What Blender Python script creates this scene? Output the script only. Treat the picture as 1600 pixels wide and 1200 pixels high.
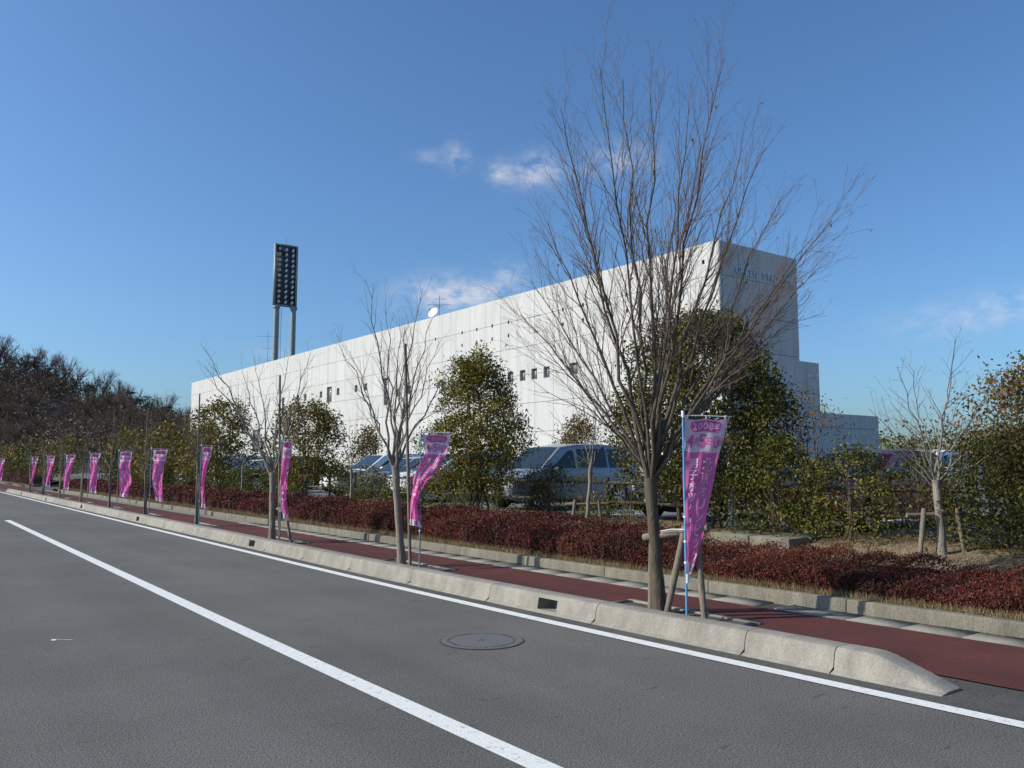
import bpy, bmesh, math, random
import numpy as np
from mathutils import Vector, Matrix

R = math.radians
SC = bpy.context.scene
COL = SC.collection
for o in list(bpy.data.objects):
    bpy.data.objects.remove(o)

# ------------------------------------------------------------------ camera
# world: road runs along +Y, +X is towards the building, camera 1.7 m above the road
cam_d = bpy.data.cameras.new('camera')
cam_d.sensor_width = 36.0
cam_d.lens = 36.0 * 1290.0 / 1600.0
cam_d.clip_end = 5000.0
cam = bpy.data.objects.new('camera', cam_d)
COL.objects.link(cam)
cam.location = (0, 0, 1.7)
cam.rotation_euler = (R(90 + 5.6226), 0, -R(36.865))
SC.camera = cam

# ------------------------------------------------------------------ light
SUN_AZ = -61.0       # degrees from +Y, negative = towards -X
SUN_EL = 33.0
SUN_STRENGTH = 4.7
SKY_STRENGTH = 0.138
SC.view_settings.view_transform = 'Standard'
SC.view_settings.look = 'None'
SC.view_settings.gamma = 1.0
SC.view_settings.exposure = 0.0
SC.view_settings.use_curve_mapping = False

sun_d = bpy.data.lights.new('sun', 'SUN')
sun_d.energy = SUN_STRENGTH
sun_d.angle = R(0.53)
sun_d.color = (1.0, 0.935, 0.83)
sun = bpy.data.objects.new('sun', sun_d)
COL.objects.link(sun)
sun_dir = Vector((math.sin(R(SUN_AZ)) * math.cos(R(SUN_EL)), math.cos(R(SUN_AZ)) * math.cos(R(SUN_EL)), math.sin(R(SUN_EL))))
sun.rotation_euler = sun_dir.to_track_quat('Z', 'Y').to_euler()
sun.location = (-30, 20, 40)

W = bpy.data.worlds.new('World')
SC.world = W
W.use_nodes = True
nt = W.node_tree
nt.nodes.clear()
wout = nt.nodes.new('ShaderNodeOutputWorld')
wbg = nt.nodes.new('ShaderNodeBackground')
sky = nt.nodes.new('ShaderNodeTexSky')
sky.sky_type = 'NISHITA'
sky.sun_disc = False
sky.sun_elevation = R(SUN_EL)
sky.sun_rotation = R(SUN_AZ)
sky.altitude = 0
sky.air_density = 1.0
sky.dust_density = 1.6
sky.ozone_density = 5.0
wbg.inputs['Strength'].default_value = SKY_STRENGTH
tc = nt.nodes.new('ShaderNodeTexCoord')
nrm = nt.nodes.new('ShaderNodeVectorMath'); nrm.operation = 'NORMALIZE'
nt.links.new(tc.outputs['Generated'], nrm.inputs[0])


def wmath(op, a, b=None):
    n = nt.nodes.new('ShaderNodeMath'); n.operation = op
    for i, v in enumerate((a, b)):
        if v is None:
            continue
        if isinstance(v, (int, float)):
            n.inputs[i].default_value = v
        else:
            nt.links.new(v, n.inputs[i])
    return n.outputs[0]


cn = nt.nodes.new('ShaderNodeTexNoise')
cn.inputs['Scale'].default_value = 34
cn.inputs['Detail'].default_value = 6
cn.inputs['Roughness'].default_value = 0.62
cmap = nt.nodes.new('ShaderNodeMapping'); cmap.inputs['Scale'].default_value = (1, 1, 1.7)
nt.links.new(nrm.outputs[0], cmap.inputs[0]); nt.links.new(cmap.outputs[0], cn.inputs['Vector'])
# small fair-weather clouds: azimuth (deg from +Y towards +X), elevation, half-sizes, density
CLOUDS = [(32.9, 21.0, 0.7, .85, .8), (31.0, 20.9, 1.0, 0.4, .35), (36.0, 19.9, .9, .8, .75), (38.9, 20.1, 1.5, .95, 1.0),
          (37.4, 19.9, 1.0, 0.5, .6), (44.5, 20.6, 2.0, 1.0, .7), (32.0, 11.7, 2.8, 1.2, 1.0), (35.0, 11.9, 2.6, 0.8, .75), (36.8, 13.4, 1.1, .7, .7),
          (67.8, 9.2, 4.5, .8, .45), (65, 8.4, 3.0, .6, .25), (71, 9.8, 4.0, .8, .4), (20.5, 7.4, 1.8, .35, .3)]
acc = None
for az, el, sa, se, dn in CLOUDS:
    dv = Vector((math.sin(R(az)) * math.cos(R(el)), math.cos(R(az)) * math.cos(R(el)), math.sin(R(el))))
    ax = Vector((math.cos(R(az)), -math.sin(R(az)), 0)); ay = dv.cross(ax); ay = ay if ay.z > 0 else -ay
    def dot(v):
        n = nt.nodes.new('ShaderNodeVectorMath'); n.operation = 'DOT_PRODUCT'
        nt.links.new(nrm.outputs[0], n.inputs[0]); n.inputs[1].default_value = v
        return n.outputs['Value']
    a = wmath('MULTIPLY', dot(ax), 1 / math.sin(R(sa)))
    b = wmath('MULTIPLY', wmath('SUBTRACT', dot(ay), 0.0), 1 / math.sin(R(se)))
    q = wmath('ADD', wmath('MULTIPLY', a, a), wmath('MULTIPLY', b, b))
    fr = wmath('GREATER_THAN', dot(dv), 0.5)
    g = wmath('MULTIPLY', wmath('MULTIPLY', wmath('EXPONENT', wmath('MULTIPLY', q, -0.9)), fr), dn)
    acc = g if acc is None else wmath('ADD', acc, g)
cl = wmath('MULTIPLY', acc, wmath('MAXIMUM', wmath('MULTIPLY', wmath('SUBTRACT', cn.outputs['Fac'], 0.36), 3.6), 0.0))
cl = wmath('MINIMUM', wmath('MULTIPLY', cl, 0.62), 0.66)
cmix = nt.nodes.new('ShaderNodeMix'); cmix.data_type = 'RGBA'
nt.links.new(cl, cmix.inputs['Factor'])
stint = nt.nodes.new('ShaderNodeVectorMath'); stint.operation = 'MULTIPLY'   # camera's vivid blue
stint.inputs[1].default_value = (.79, 1.0, 1.14)
nt.links.new(sky.outputs[0], stint.inputs[0])
nt.links.new(stint.outputs[0], cmix.inputs['A'])
cmix.inputs['B'].default_value = (5.6, 5.6, 5.9, 1)
nt.links.new(cmix.outputs['Result'], wbg.inputs['Color'])
nt.links.new(wbg.outputs[0], wout.inputs['Surface'])

# ------------------------------------------------------------------ materials
MATS = {}


def pmat(name, col, col2=None, rough=0.85, scale=3.0, detail=6, bump=0.0, bscale=60.0, spec=0.3, metallic=0.0,
         stretch=(1, 1, 1), fac=1.0, speck=None, speck_scale=200, objrand=0.0, attr=None, transl=0.0, coat=0.0, space='pos', contrast=(0.3, 0.7)):
    m = bpy.data.materials.new(name); m.use_nodes = True
    t = m.node_tree; N = t.nodes; L = t.links
    bs = N['Principled BSDF']
    bs.inputs['Roughness'].default_value = rough
    bs.inputs['Specular IOR Level'].default_value = spec
    bs.inputs['Metallic'].default_value = metallic
    bs.inputs['Coat Weight'].default_value = coat
    if space == 'pos':
        vec = N.new('ShaderNodeNewGeometry').outputs['Position']
    else:
        vec = N.new('ShaderNodeTexCoord').outputs['Object']
    mp = N.new('ShaderNodeMapping'); mp.inputs['Scale'].default_value = stretch
    L.new(vec, mp.inputs[0])
    cur = None
    rgb = N.new('ShaderNodeRGB'); rgb.outputs[0].default_value = (*col, 1); cur = rgb.outputs[0]
    if col2 is not None:
        nz = N.new('ShaderNodeTexNoise'); nz.inputs['Scale'].default_value = scale; nz.inputs['Detail'].default_value = detail
        nz.inputs['Roughness'].default_value = 0.62
        L.new(mp.outputs[0], nz.inputs['Vector'])
        mr = N.new('ShaderNodeMapRange'); mr.inputs[1].default_value = contrast[0]; mr.inputs[2].default_value = contrast[1]
        mr.inputs[4].default_value = fac
        L.new(nz.outputs['Fac'], mr.inputs[0])
        mx = N.new('ShaderNodeMix'); mx.data_type = 'RGBA'
        L.new(mr.outputs[0], mx.inputs['Factor']); L.new(cur, mx.inputs['A']); mx.inputs['B'].default_value = (*col2, 1)
        cur = mx.outputs['Result']
    if speck is not None:
        nz = N.new('ShaderNodeTexNoise'); nz.inputs['Scale'].default_value = speck_scale; nz.inputs['Detail'].default_value = 2
        L.new(vec, nz.inputs['Vector'])
        mr = N.new('ShaderNodeMapRange'); mr.inputs[1].default_value = 0.3; mr.inputs[2].default_value = 0.7
        mr.inputs[3].default_value = 1 - speck; mr.inputs[4].default_value = 1 + speck
        L.new(nz.outputs['Fac'], mr.inputs[0])
        mx = N.new('ShaderNodeVectorMath'); mx.operation = 'SCALE'
        L.new(cur, mx.inputs[0]); L.new(mr.outputs[0], mx.inputs['Scale'])
        cur = mx.outputs[0]
    if objrand:
        oi = N.new('ShaderNodeObjectInfo')
        mr = N.new('ShaderNodeMapRange'); mr.inputs[3].default_value = 1 - objrand; mr.inputs[4].default_value = 1 + objrand
        L.new(oi.outputs['Random'], mr.inputs[0])
        mx = N.new('ShaderNodeVectorMath'); mx.operation = 'SCALE'
        L.new(cur, mx.inputs[0]); L.new(mr.outputs[0], mx.inputs['Scale'])
        cur = mx.outputs[0]
    if attr:   # per-leaf tint between the listed colours
        at = N.new('ShaderNodeAttribute'); at.attribute_name = 'tint'
        cr = N.new('ShaderNodeValToRGB')
        els = cr.color_ramp.elements
        for i, (p, c) in enumerate(attr):
            e = els[i] if i < 2 else els.new(p)
            e.position = p; e.color = (*c, 1)
        L.new(at.outputs['Fac'], cr.inputs[0])
        cur = cr.outputs[0]
    L.new(cur, bs.inputs['Base Color'])
    if bump:
        bz = N.new('ShaderNodeTexNoise'); bz.inputs['Scale'].default_value = bscale; bz.inputs['Detail'].default_value = 4
        L.new(mp.outputs[0], bz.inputs['Vector'])
        b = N.new('ShaderNodeBump'); b.inputs['Strength'].default_value = min(1, bump); b.inputs['Distance'].default_value = 0.02
        L.new(bz.outputs['Fac'], b.inputs['Height']); L.new(b.outputs[0], bs.inputs['Normal'])
    if transl:
        tr = N.new('ShaderNodeBsdfTranslucent'); L.new(cur, tr.inputs['Color'])
        ms = N.new('ShaderNodeMixShader'); ms.inputs[0].default_value = transl
        L.new(bs.outputs[0], ms.inputs[1]); L.new(tr.outputs[0], ms.inputs[2])
        L.new(ms.outputs[0], N['Material Output'].inputs['Surface'])
    MATS[name] = m
    return m


pmat('asphalt', (.123, .118, .106), (.146, .14, .126), rough=.93, scale=.8, speck=.5, speck_scale=75, bump=.45, bscale=110, spec=.2)
pmat('asphalt_lot', (.13, .13, .125), (.17, .168, .16), rough=.95, scale=1.2, speck=.2, speck_scale=60, spec=.2)
pmat('asphalt_edge', (.075, .073, .068), (.11, .104, .092), rough=.95, scale=2.5, speck=.35, speck_scale=90, bump=.4, bscale=90, spec=.2)
pmat('road_paint', (.74, .735, .69), (.25, .24, .22), rough=.75, scale=16, speck=.10, speck_scale=80, fac=.75, bump=.2, bscale=120, contrast=(.56, .72), detail=10)
pmat('red_paving', (.128, .043, .037), (.085, .034, .031), rough=.95, scale=1.6, speck=.30, speck_scale=85, bump=.35, bscale=110, spec=.18)
pmat('kerb_concrete', (.31, .284, .238), (.205, .187, .155), rough=.9, scale=5, stretch=(1, 1, .45), speck=.16, speck_scale=70, bump=.28, bscale=45, objrand=.08, detail=9, contrast=(.36, .68))
pmat('planter_concrete', (.225, .203, .155), (.13, .118, .09), rough=.93, scale=6, stretch=(1, 1, .35), speck=.2, speck_scale=60, bump=.5, bscale=40, objrand=.06, detail=9)
pmat('slab_concrete', (.27, .255, .215), (.19, .18, .15), rough=.93, scale=4, speck=.2, speck_scale=70, bump=.35, bscale=60, objrand=.07)
pmat('ring_concrete', (.155, .145, .125), (.12, .112, .098), rough=.93, scale=6, speck=.25, speck_scale=80)
pmat('joint_dark', (.06, .056, .05), rough=.95)
pmat('soil', (.16, .115, .072), (.27, .205, .125), rough=1, scale=3, speck=.35, speck_scale=40, bump=.8, bscale=30, detail=9)
pmat('pit_soil', (.13, .10, .07), (.08, .06, .042), rough=1, scale=6, speck=.35, speck_scale=50, bump=.8, bscale=40)
pmat('meadow', (.13, .11, .06), (.2, .16, .085), rough=1, scale=.3, speck=.3, speck_scale=4)
pmat('hill_soil', (.03, .024, .017), (.048, .037, .026), rough=1, scale=.12)
pmat('wall_concrete', (.55, .543, .515), (.40, .393, .37), rough=.88, scale=.9, stretch=(1.8, 1.8, .22), speck=.05, speck_scale=12, objrand=.035, bump=.08, bscale=25, detail=9, fac=.55, contrast=(.42, .72))
pmat('wall_backing', (.30, .295, .28), rough=.95)
pmat('window_metal', (.32, .33, .34), rough=.45, metallic=.6)
pmat('vent_dark', (.03, .03, .032), rough=.7)
pmat('steel_letter', (.48, .53, .58), (.4, .45, .5), rough=.28, metallic=.85, scale=8)
pmat('tower_paint', (.27, .31, .29), (.21, .25, .235), rough=.5, scale=2, metallic=.2)
pmat('tower_dark', (.065, .095, .12), (.08, .115, .145), rough=.6, scale=3)
pmat('reflector', (.75, .77, .8), rough=.18, metallic=1.0)
pmat('antenna_metal', (.14, .145, .15), rough=.5, metallic=.6)
pmat('dish_white', (.82, .82, .82), rough=.5)
pmat('bark', (.15, .12, .09), (.07, .056, .042), rough=.95, scale=9, stretch=(1, 1, .35), bump=.9, bscale=35, spec=.15, detail=9)
pmat('bark_grey', (.29, .26, .215), (.17, .15, .12), rough=.95, scale=12, stretch=(1, 1, .3), bump=.7, bscale=40, spec=.15)
pmat('twig', (.15, .105, .085), (.20, .15, .12), rough=.9, scale=6, spec=.15)
pmat('twig_far', (.15, .12, .10), (.19, .155, .13), rough=.95, scale=1.5, spec=.1)
pmat('stake_wood', (.26, .215, .16), (.15, .125, .095), rough=.95, scale=10, stretch=(1, 1, .25), bump=.6, bscale=50)
pmat('fence_wood', (.145, .11, .075), (.085, .066, .047), rough=.95, scale=8, stretch=(1, .3, .3), bump=.5, bscale=50)
pmat('dead_leaf', (.30, .14, .06), (.40, .22, .12), rough=.8, scale=9, transl=.3)
pmat('rope', (.78, .78, .76), rough=.8)
pmat('evergreen', (.05, .06, .016), rough=.55, spec=.28, transl=.2,
     attr=[(0, (.046, .048, .009)), (.45, (.14, .122, .016)), (.8, (.23, .18, .024)), (1, (.27, .165, .034))])
pmat('evergreen_dark', (.04, .05, .016), rough=.55, spec=.28, transl=.14,
     attr=[(0, (.032, .037, .009)), (.5, (.085, .083, .015)), (.85, (.15, .13, .022)), (1, (.18, .12, .034))])
pmat('brown_leaf', (.1, .06, .02), rough=.6, transl=.2,
     attr=[(0, (.085, .085, .018)), (.3, (.14, .105, .024)), (.65, (.19, .11, .03)), (1, (.22, .095, .034))])
pmat('shrub_leaf', (.08, .09, .02), rough=.55, spec=.28, transl=.2,
     attr=[(0, (.036, .046, .010)), (.45, (.092, .098, .016)), (.8, (.18, .165, .024)), (1, (.28, .22, .034))])
pmat('red_leaf', (.12, .03, .02), rough=.6, transl=.18,
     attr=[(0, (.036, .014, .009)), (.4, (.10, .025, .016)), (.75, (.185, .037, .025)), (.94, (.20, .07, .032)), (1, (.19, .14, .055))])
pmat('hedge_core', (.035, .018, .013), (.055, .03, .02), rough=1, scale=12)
pmat('dry_grass', (.3, .22, .11), rough=.9, transl=.2,
     attr=[(0, (.20, .135, .065)), (.5, (.33, .245, .125)), (1, (.44, .35, .2))])
pmat('wood_mass', (.05, .04, .03), rough=.95, transl=.1,
     attr=[(0, (.065, .048, .034)), (.5, (.15, .105, .074)), (.8, (.20, .145, .104)), (1, (.12, .115, .045))])
pmat('pine_leaf', (.025, .035, .016), rough=.8, attr=[(0, (.014, .02, .010)), (1, (.035, .042, .02))])
pmat('tyre', (.018, .018, .018), rough=.8)
pmat('alloy', (.55, .56, .58), rough=.3, metallic=.9)
pmat('rubber_trim', (.02, .02, .022), rough=.6)
pmat('head_lamp', (.8, .82, .85), rough=.08, spec=.8)
pmat('tail_lamp', (.45, .012, .015), rough=.15, spec=.7)
pmat('galvanised', (.25, .26, .265), (.19, .2, .205), rough=.45, metallic=.5, scale=6)
pmat('cast_iron', (.085, .087, .088), (.06, .062, .063), rough=.55, metallic=.35, scale=9)
pmat('cast_stud', (.24, .24, .235), rough=.5, metallic=.2)
pmat('pole_white', (.62, .63, .62), (.5, .5, .48), rough=.6, scale=5)
pmat('pole_blue', (.11, .34, .60), rough=.35, spec=.5)
pmat('pole_teal', (.10, .27, .33), rough=.35, spec=.5)
pmat('pole_cap', (.8, .8, .8), rough=.5)
pmat('cloth_pink', (.86, .22, .52), (.80, .19, .47), rough=.75, scale=6, transl=.55, spec=.2)
pmat('cloth_white', (.84, .66, .78), rough=.75, transl=.5, spec=.2)
pmat('print_white', (.86, .64, .78), rough=.75, transl=.45, spec=.2)
pmat('print_navy', (.03, .035, .11), rough=.75, transl=.2, spec=.2)
pmat('house_white', (.7, .7, .7), rough=.8)


def wear(name, streak=.08, scuff=.3):
    # tyre-polished bands along the road, patches and short dark scuffs
    t = MATS[name].node_tree; N = t.nodes; L = t.links; bs = N['Principled BSDF']
    cur = bs.inputs['Base Color'].links[0].from_socket
    geo = N.new('ShaderNodeNewGeometry').outputs['Position']
    for sc, lo, hi, a, b in (((.9, .02, 1), .35, .65, 1 - streak, 1 + streak), ((.35, .25, 1), .35, .65, 1 - streak, 1 + streak), ((3.0, 14.0, 1), .66, .72, 1.0, 1 - scuff), ((7, 7, 1), .7, .76, 1.0, 1 - scuff * .8)):
        mp = N.new('ShaderNodeMapping'); mp.inputs['Scale'].default_value = sc; mp.inputs['Rotation'].default_value = (0, 0, .12 if sc[1] > 1 else 0)
        L.new(geo, mp.inputs[0])
        nz = N.new('ShaderNodeTexNoise'); nz.inputs['Scale'].default_value = 1.0; nz.inputs['Detail'].default_value = 5; L.new(mp.outputs[0], nz.inputs['Vector'])
        mr = N.new('ShaderNodeMapRange'); mr.inputs[1].default_value = lo; mr.inputs[2].default_value = hi; mr.inputs[3].default_value = a; mr.inputs[4].default_value = b
        L.new(nz.outputs['Fac'], mr.inputs[0])
        sc_ = N.new('ShaderNodeVectorMath'); sc_.operation = 'SCALE'; L.new(cur, sc_.inputs[0]); L.new(mr.outputs[0], sc_.inputs['Scale']); cur = sc_.outputs[0]
    L.new(cur, bs.inputs['Base Color'])


wear('asphalt', .09, .35); wear('red_paving', .10, .3); wear('asphalt_edge', .10, .3)


def paint(name, col):
    return pmat(name, col, rough=.3, spec=.45, coat=.3)


paint('paint_silver', (.27, .29, .315)); MATS['paint_silver'].node_tree.nodes['Principled BSDF'].inputs['Metallic'].default_value = .3
paint('paint_white', (.78, .79, .80)); paint('paint_black', (.012, .013, .017)); paint('paint_red', (.30, .008, .016)); MATS['paint_red'].node_tree.nodes['Principled BSDF'].inputs['Coat Weight'].default_value = .08
paint('paint_grey', (.26, .28, .30))
g = pmat('car_glass', (.02, .03, .033), rough=.04, spec=.5)
g2 = pmat('window_glass', (.22, .235, .24), rough=.08, spec=.8)

# ------------------------------------------------------------------ geometry helpers


class Geo:
    def __init__(s):
        s.v = []; s.f = []; s.n = 0; s.mi = []; s.tint = []

    def add(s, V, F, mi=0, tint=None):
        V = np.asarray(V, dtype=np.float64).reshape(-1, 3); F = np.asarray(F, dtype=np.int64)
        s.v.append(V); s.f.append(F + s.n); s.n += len(V)
        s.mi.append(np.full(len(F), mi)); s.tint.append(np.full(len(V), 0.5) if tint is None else np.asarray(tint))

    def box(s, x0, x1, y0, y1, z0, z1, mi=0):
        V = [(x, y, z) for z in (z0, z1) for x, y in ((x0, y0), (x1, y0), (x1, y1), (x0, y1))]
        s.add(V, [(3, 2, 1, 0), (4, 5, 6, 7), (0, 1, 5, 4), (1, 2, 6, 5), (2, 3, 7, 6), (3, 0, 4, 7)], mi)

    def tube(s, pts, rad, k=6, cap=True, mi=0):
        P = np.asarray(pts, float); n = len(P); rad = np.broadcast_to(np.asarray(rad, float), (n,))
        T = np.gradient(P, axis=0); T /= np.linalg.norm(T, axis=1)[:, None] + 1e-12
        ref = np.array([0, 0, 1.]) if abs(T[0][2]) < .9 else np.array([1., 0, 0])
        A = np.cross(T, ref); A /= np.linalg.norm(A, axis=1)[:, None] + 1e-12
        B = np.cross(T, A)
        a = np.arange(k) * 2 * np.pi / k
        V = P[:, None, :] + rad[:, None, None] * (np.cos(a)[None, :, None] * A[:, None, :] + np.sin(a)[None, :, None] * B[:, None, :])
        i = np.arange(n - 1)[:, None] * k; j = np.arange(k)[None, :]; j2 = (j + 1) % k
        F = np.stack([i + j, i + j2, i + k + j2, i + k + j], -1).reshape(-1, 4)
        s.add(V.reshape(-1, 3), F, mi)
        if cap and k == 4:
            s.add(V[0], [(0, 1, 2, 3)], mi); s.add(V[-1], [(3, 2, 1, 0)], mi)
        elif cap and k > 4:
            for ring, flip in ((V[0], False), (V[-1], True)):
                c = ring.mean(0); VV = np.vstack([ring, c])
                s.add(VV, [((q + 1) % k, q, k, k) if not flip else (q, (q + 1) % k, k, k) for q in range(k)], mi)

    def grid(s, fn, us, vs, mi=0, close=False):
        V = np.array([fn(u, v) for v in vs for u in us], float); nu = len(us)
        F = [(r * nu + c, r * nu + c + 1, (r + 1) * nu + c + 1, (r + 1) * nu + c) for r in range(len(vs) - 1) for c in range(nu - 1)]
        s.add(V, F, mi)

    def leaves(s, P, size, asp=.45, rng=None, droop=.3, up=None, mi=0, tint=None):
        n = len(P); rng = rng or np.random.default_rng(0)
        A = rng.normal(size=(n, 3)); A[:, 2] -= droop
        if up is not None:
            A += up
        A /= np.linalg.norm(A, axis=1)[:, None]
        B = np.cross(A, rng.normal(size=(n, 3))); B /= np.linalg.norm(B, axis=1)[:, None] + 1e-9
        sz = (np.asarray(size) * rng.uniform(.7, 1.3, n))[:, None]
        h = A * sz * .5; w = B * sz * .5 * asp
        V = np.stack([P - h, P - h * .1 + w, P + h, P - h * .1 - w], 1).reshape(-1, 3)
        F = np.arange(n * 4).reshape(-1, 4)
        if tint is None:
            tint = rng.uniform(0, 1, n)
        s.add(V, F, mi, np.repeat(tint, 4))


def build(name, geo, mat, parent=None, smooth=False, tint=False, loc=None):
    V = np.vstack(geo.v); F = np.vstack([f if f.shape[1] == 4 else np.hstack([f, f[:, -1:]]) for f in geo.f])
    MI = np.concatenate(geo.mi)
    tri = F[:, 2] == F[:, 3]
    tot = np.where(tri, 3, 4); st = np.concatenate([[0], np.cumsum(tot)[:-1]])
    loops = F.reshape(-1)[np.stack([np.ones_like(tri), np.ones_like(tri), np.ones_like(tri), ~tri], 1).reshape(-1)]
    me = bpy.data.meshes.new(name)
    me.vertices.add(len(V)); me.vertices.foreach_set('co', V.astype(np.float32).reshape(-1))
    me.loops.add(len(loops)); me.loops.foreach_set('vertex_index', loops.astype(np.int32))
    me.polygons.add(len(F)); me.polygons.foreach_set('loop_start', st.astype(np.int32))
    mats = mat if isinstance(mat, (list, tuple)) else [mat]
    for m in mats:
        me.materials.append(MATS[m])
    if len(mats) > 1:
        me.polygons.foreach_set('material_index', MI.astype(np.int32))
    if smooth:
        me.polygons.foreach_set('use_smooth', np.ones(len(F), dtype=bool))
    me.update(calc_edges=True)
    if tint:
        a = me.attributes.new('tint', 'FLOAT', 'POINT'); a.data.foreach_set('value', np.concatenate(geo.tint).astype(np.float32))
    me.validate()
    o = bpy.data.objects.new(name, me); COL.objects.link(o)
    if parent is not None:
        o.parent = parent
    if loc is not None:
        o.location = loc
    return o


def inst(src, name, parent=None, loc=(0, 0, 0), rz=0.0, rot=None):
    o = bpy.data.objects.new(name, src.data if hasattr(src, 'data') else src); COL.objects.link(o)
    o.location = loc; o.rotation_euler = rot if rot else (0, 0, rz)
    if parent is not None:
        o.parent = parent
    return o


def empty(name, loc=(0, 0, 0), rz=0.0):
    o = bpy.data.objects.new(name, None); COL.objects.link(o); o.location = loc; o.rotation_euler = (0, 0, rz)
    o.empty_display_size = .2
    return o


def tag(o, label=None, cat=None, group=None, kind=None):
    if label: o['label'] = label
    if cat: o['category'] = cat
    if group: o['group'] = group
    if kind: o['kind'] = kind
    return o


def copy_tree(o, parent=None):
    c = o.copy(); COL.objects.link(c); c.parent = parent
    for ch in list(o.children):
        copy_tree(ch, c)
    return c


def bevel(o, w, seg=2):
    md = o.modifiers.new('bevel', 'BEVEL'); md.width = w; md.segments = seg; md.limit_method = 'ANGLE'
    return o


ORD = ['nearest', 'second', 'third', 'fourth', 'fifth', 'sixth', 'seventh', 'eighth', 'ninth', 'tenth', 'eleventh', 'twelfth',
       'thirteenth', 'fourteenth', 'fifteenth', 'sixteenth', 'seventeenth', 'eighteenth', 'nineteenth', 'twentieth']


def bend(x, y):          # the kerb line swings out gently close to the camera
    return x + .0024 * max(0., 14. - max(y, -2.)) ** 2


def strip(name, x0, x1, ys, z, mat, kind='structure', x0f=None):
    g = Geo()
    V = []
    for y in ys:
        V += [(bend(x0, y), y, z), (bend(x1, y), y, z)]
    g.add(V, [(2 * i, 2 * i + 1, 2 * i + 3, 2 * i + 2) for i in range(len(ys) - 1)])
    o = build(name, g, mat)
    if kind: o['kind'] = kind
    return o


YS = [-6, -4, -2, 0, 1, 2, 3, 4, 5, 6, 7, 8, 9, 10, 11, 12, 13, 14, 20, 40, 64]

# ------------------------------------------------------------------ ground and road
g = Geo(); g.add([(-1500, -1500, -.05), (2500, -1500, -.05), (2500, 2500, -.05), (-1500, 2500, -.05)], [(0, 1, 2, 3)])
tag(build('ground', g, 'meadow'), kind='structure')
g = Geo()
g.add([(-30, -40, 0), (8.0, -40, 0), (8.0, 140, 0), (-30, 140, 0)], [(0, 1, 2, 3)])
tag(build('road', g, 'asphalt'), kind='structure')
strip('road_edge_strip', 5.80, 6.62, YS + [66, 90, 120], .004, 'asphalt_edge')
strip('edge_line', 5.65, 5.80, [-6, -2, 0, 1, 2, 3, 4, 5, 6, 7, 8, 9, 10, 12, 14, 30, 62, 110], .008, 'road_paint')
g = Geo()
cx = [(3.5, .10), (2, .12), (5, .03), (8, .01), (12, 0), (30.1, .0)]
cy = [-4, 0, 2, 3.5, 5, 7, 9, 12, 20, 30.1]
def cxo(y): return .0010 * max(0, 10 - max(y, 0)) ** 2
V = []
for y in cy: V += [(2.93 + cxo(y), y, .005), (3.095 + cxo(y), y, .005)]
g.add(V, [(2 * i, 2 * i + 1, 2 * i + 3, 2 * i + 2) for i in range(len(cy) - 1)])
tag(build('centre_line', g, 'road_paint'), kind='structure')
g = Geo(); g.add([(2.93, 35.1, .005), (3.095, 35.1, .005), (3.095, 41, .005), (2.93, 41, .005)], [(0, 1, 2, 3)])
tag(build('centre_line', g, 'road_paint'), kind='structure')
# paint fleck on the road
rng = np.random.default_rng(3)
g = Geo(); a = np.linspace(0, 2 * np.pi, 9)[:-1]
c0 = np.array([1.38, 9.3, .004])
ring = np.stack([np.cos(a) * .022, np.sin(a) * .045, 0 * a], 1)
g.add(np.vstack([ring + c0, c0]), [(i, (i + 1) % 8, 8, 8) for i in range(8)])
g.add(np.array([(.0, .03, 0), (.012, .03, 0), (.15, -.10, 0), (.145, -.115, 0)]) + c0 + [0, 0, .0005], [(0, 1, 2, 3)])
tag(build('paint_fleck', g, 'road_paint'), 'small white paint fleck on the asphalt left of the centre line', 'paint mark')

# manhole
mh = empty('manhole_cover', (4.71, 6.77, 0)); tag(mh, 'round cast iron manhole cover in a concrete ring on the road', 'manhole cover')
def disc(g, r0, r1, z, n=48, mi=0):
    a = np.arange(n) * 2 * np.pi / n
    V = np.vstack([np.stack([np.cos(a) * r0, np.sin(a) * r0, 0 * a + z], 1), np.stack([np.cos(a) * r1, np.sin(a) * r1, 0 * a + z], 1)])
    g.add(V, [(i, n + i, n + (i + 1) % n, (i + 1) % n) for i in range(n)], mi)
g = Geo(); disc(g, 0.40, 0.335, .007); disc(g, .335, .32, .004)
build('concrete_ring', g, 'ring_concrete', mh)
g = Geo(); disc(g, .412, .40, .0045); build('ring_joint', g, 'joint_dark', mh)
g = Geo(); disc(g, .32, .01, .003); build('cover_plate', g, 'cast_iron', mh)
g = Geo()
for i in range(-11, 12):
    for j in range(-11, 12):
        x, y = i * .028, j * .028
        if x * x + y * y < .305 ** 2 and x * x + y * y > .03 ** 2:
            s = .0095; c = .7071
            g.add([(x - s, y, .004), (x, y - s, .004), (x + s, y, .004), (x, y + s, .004), (x - s * .6, y, .010), (x, y - s * .6, .010), (x + s * .6, y, .010), (x, y + s * .6, .010)],
                  [(4, 5, 6, 7), (0, 1, 5, 4), (1, 2, 6, 5), (2, 3, 7, 6), (3, 0, 4, 7)])
tag(build('tread_studs', g, 'cast_stud', mh), kind='stuff')

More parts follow.
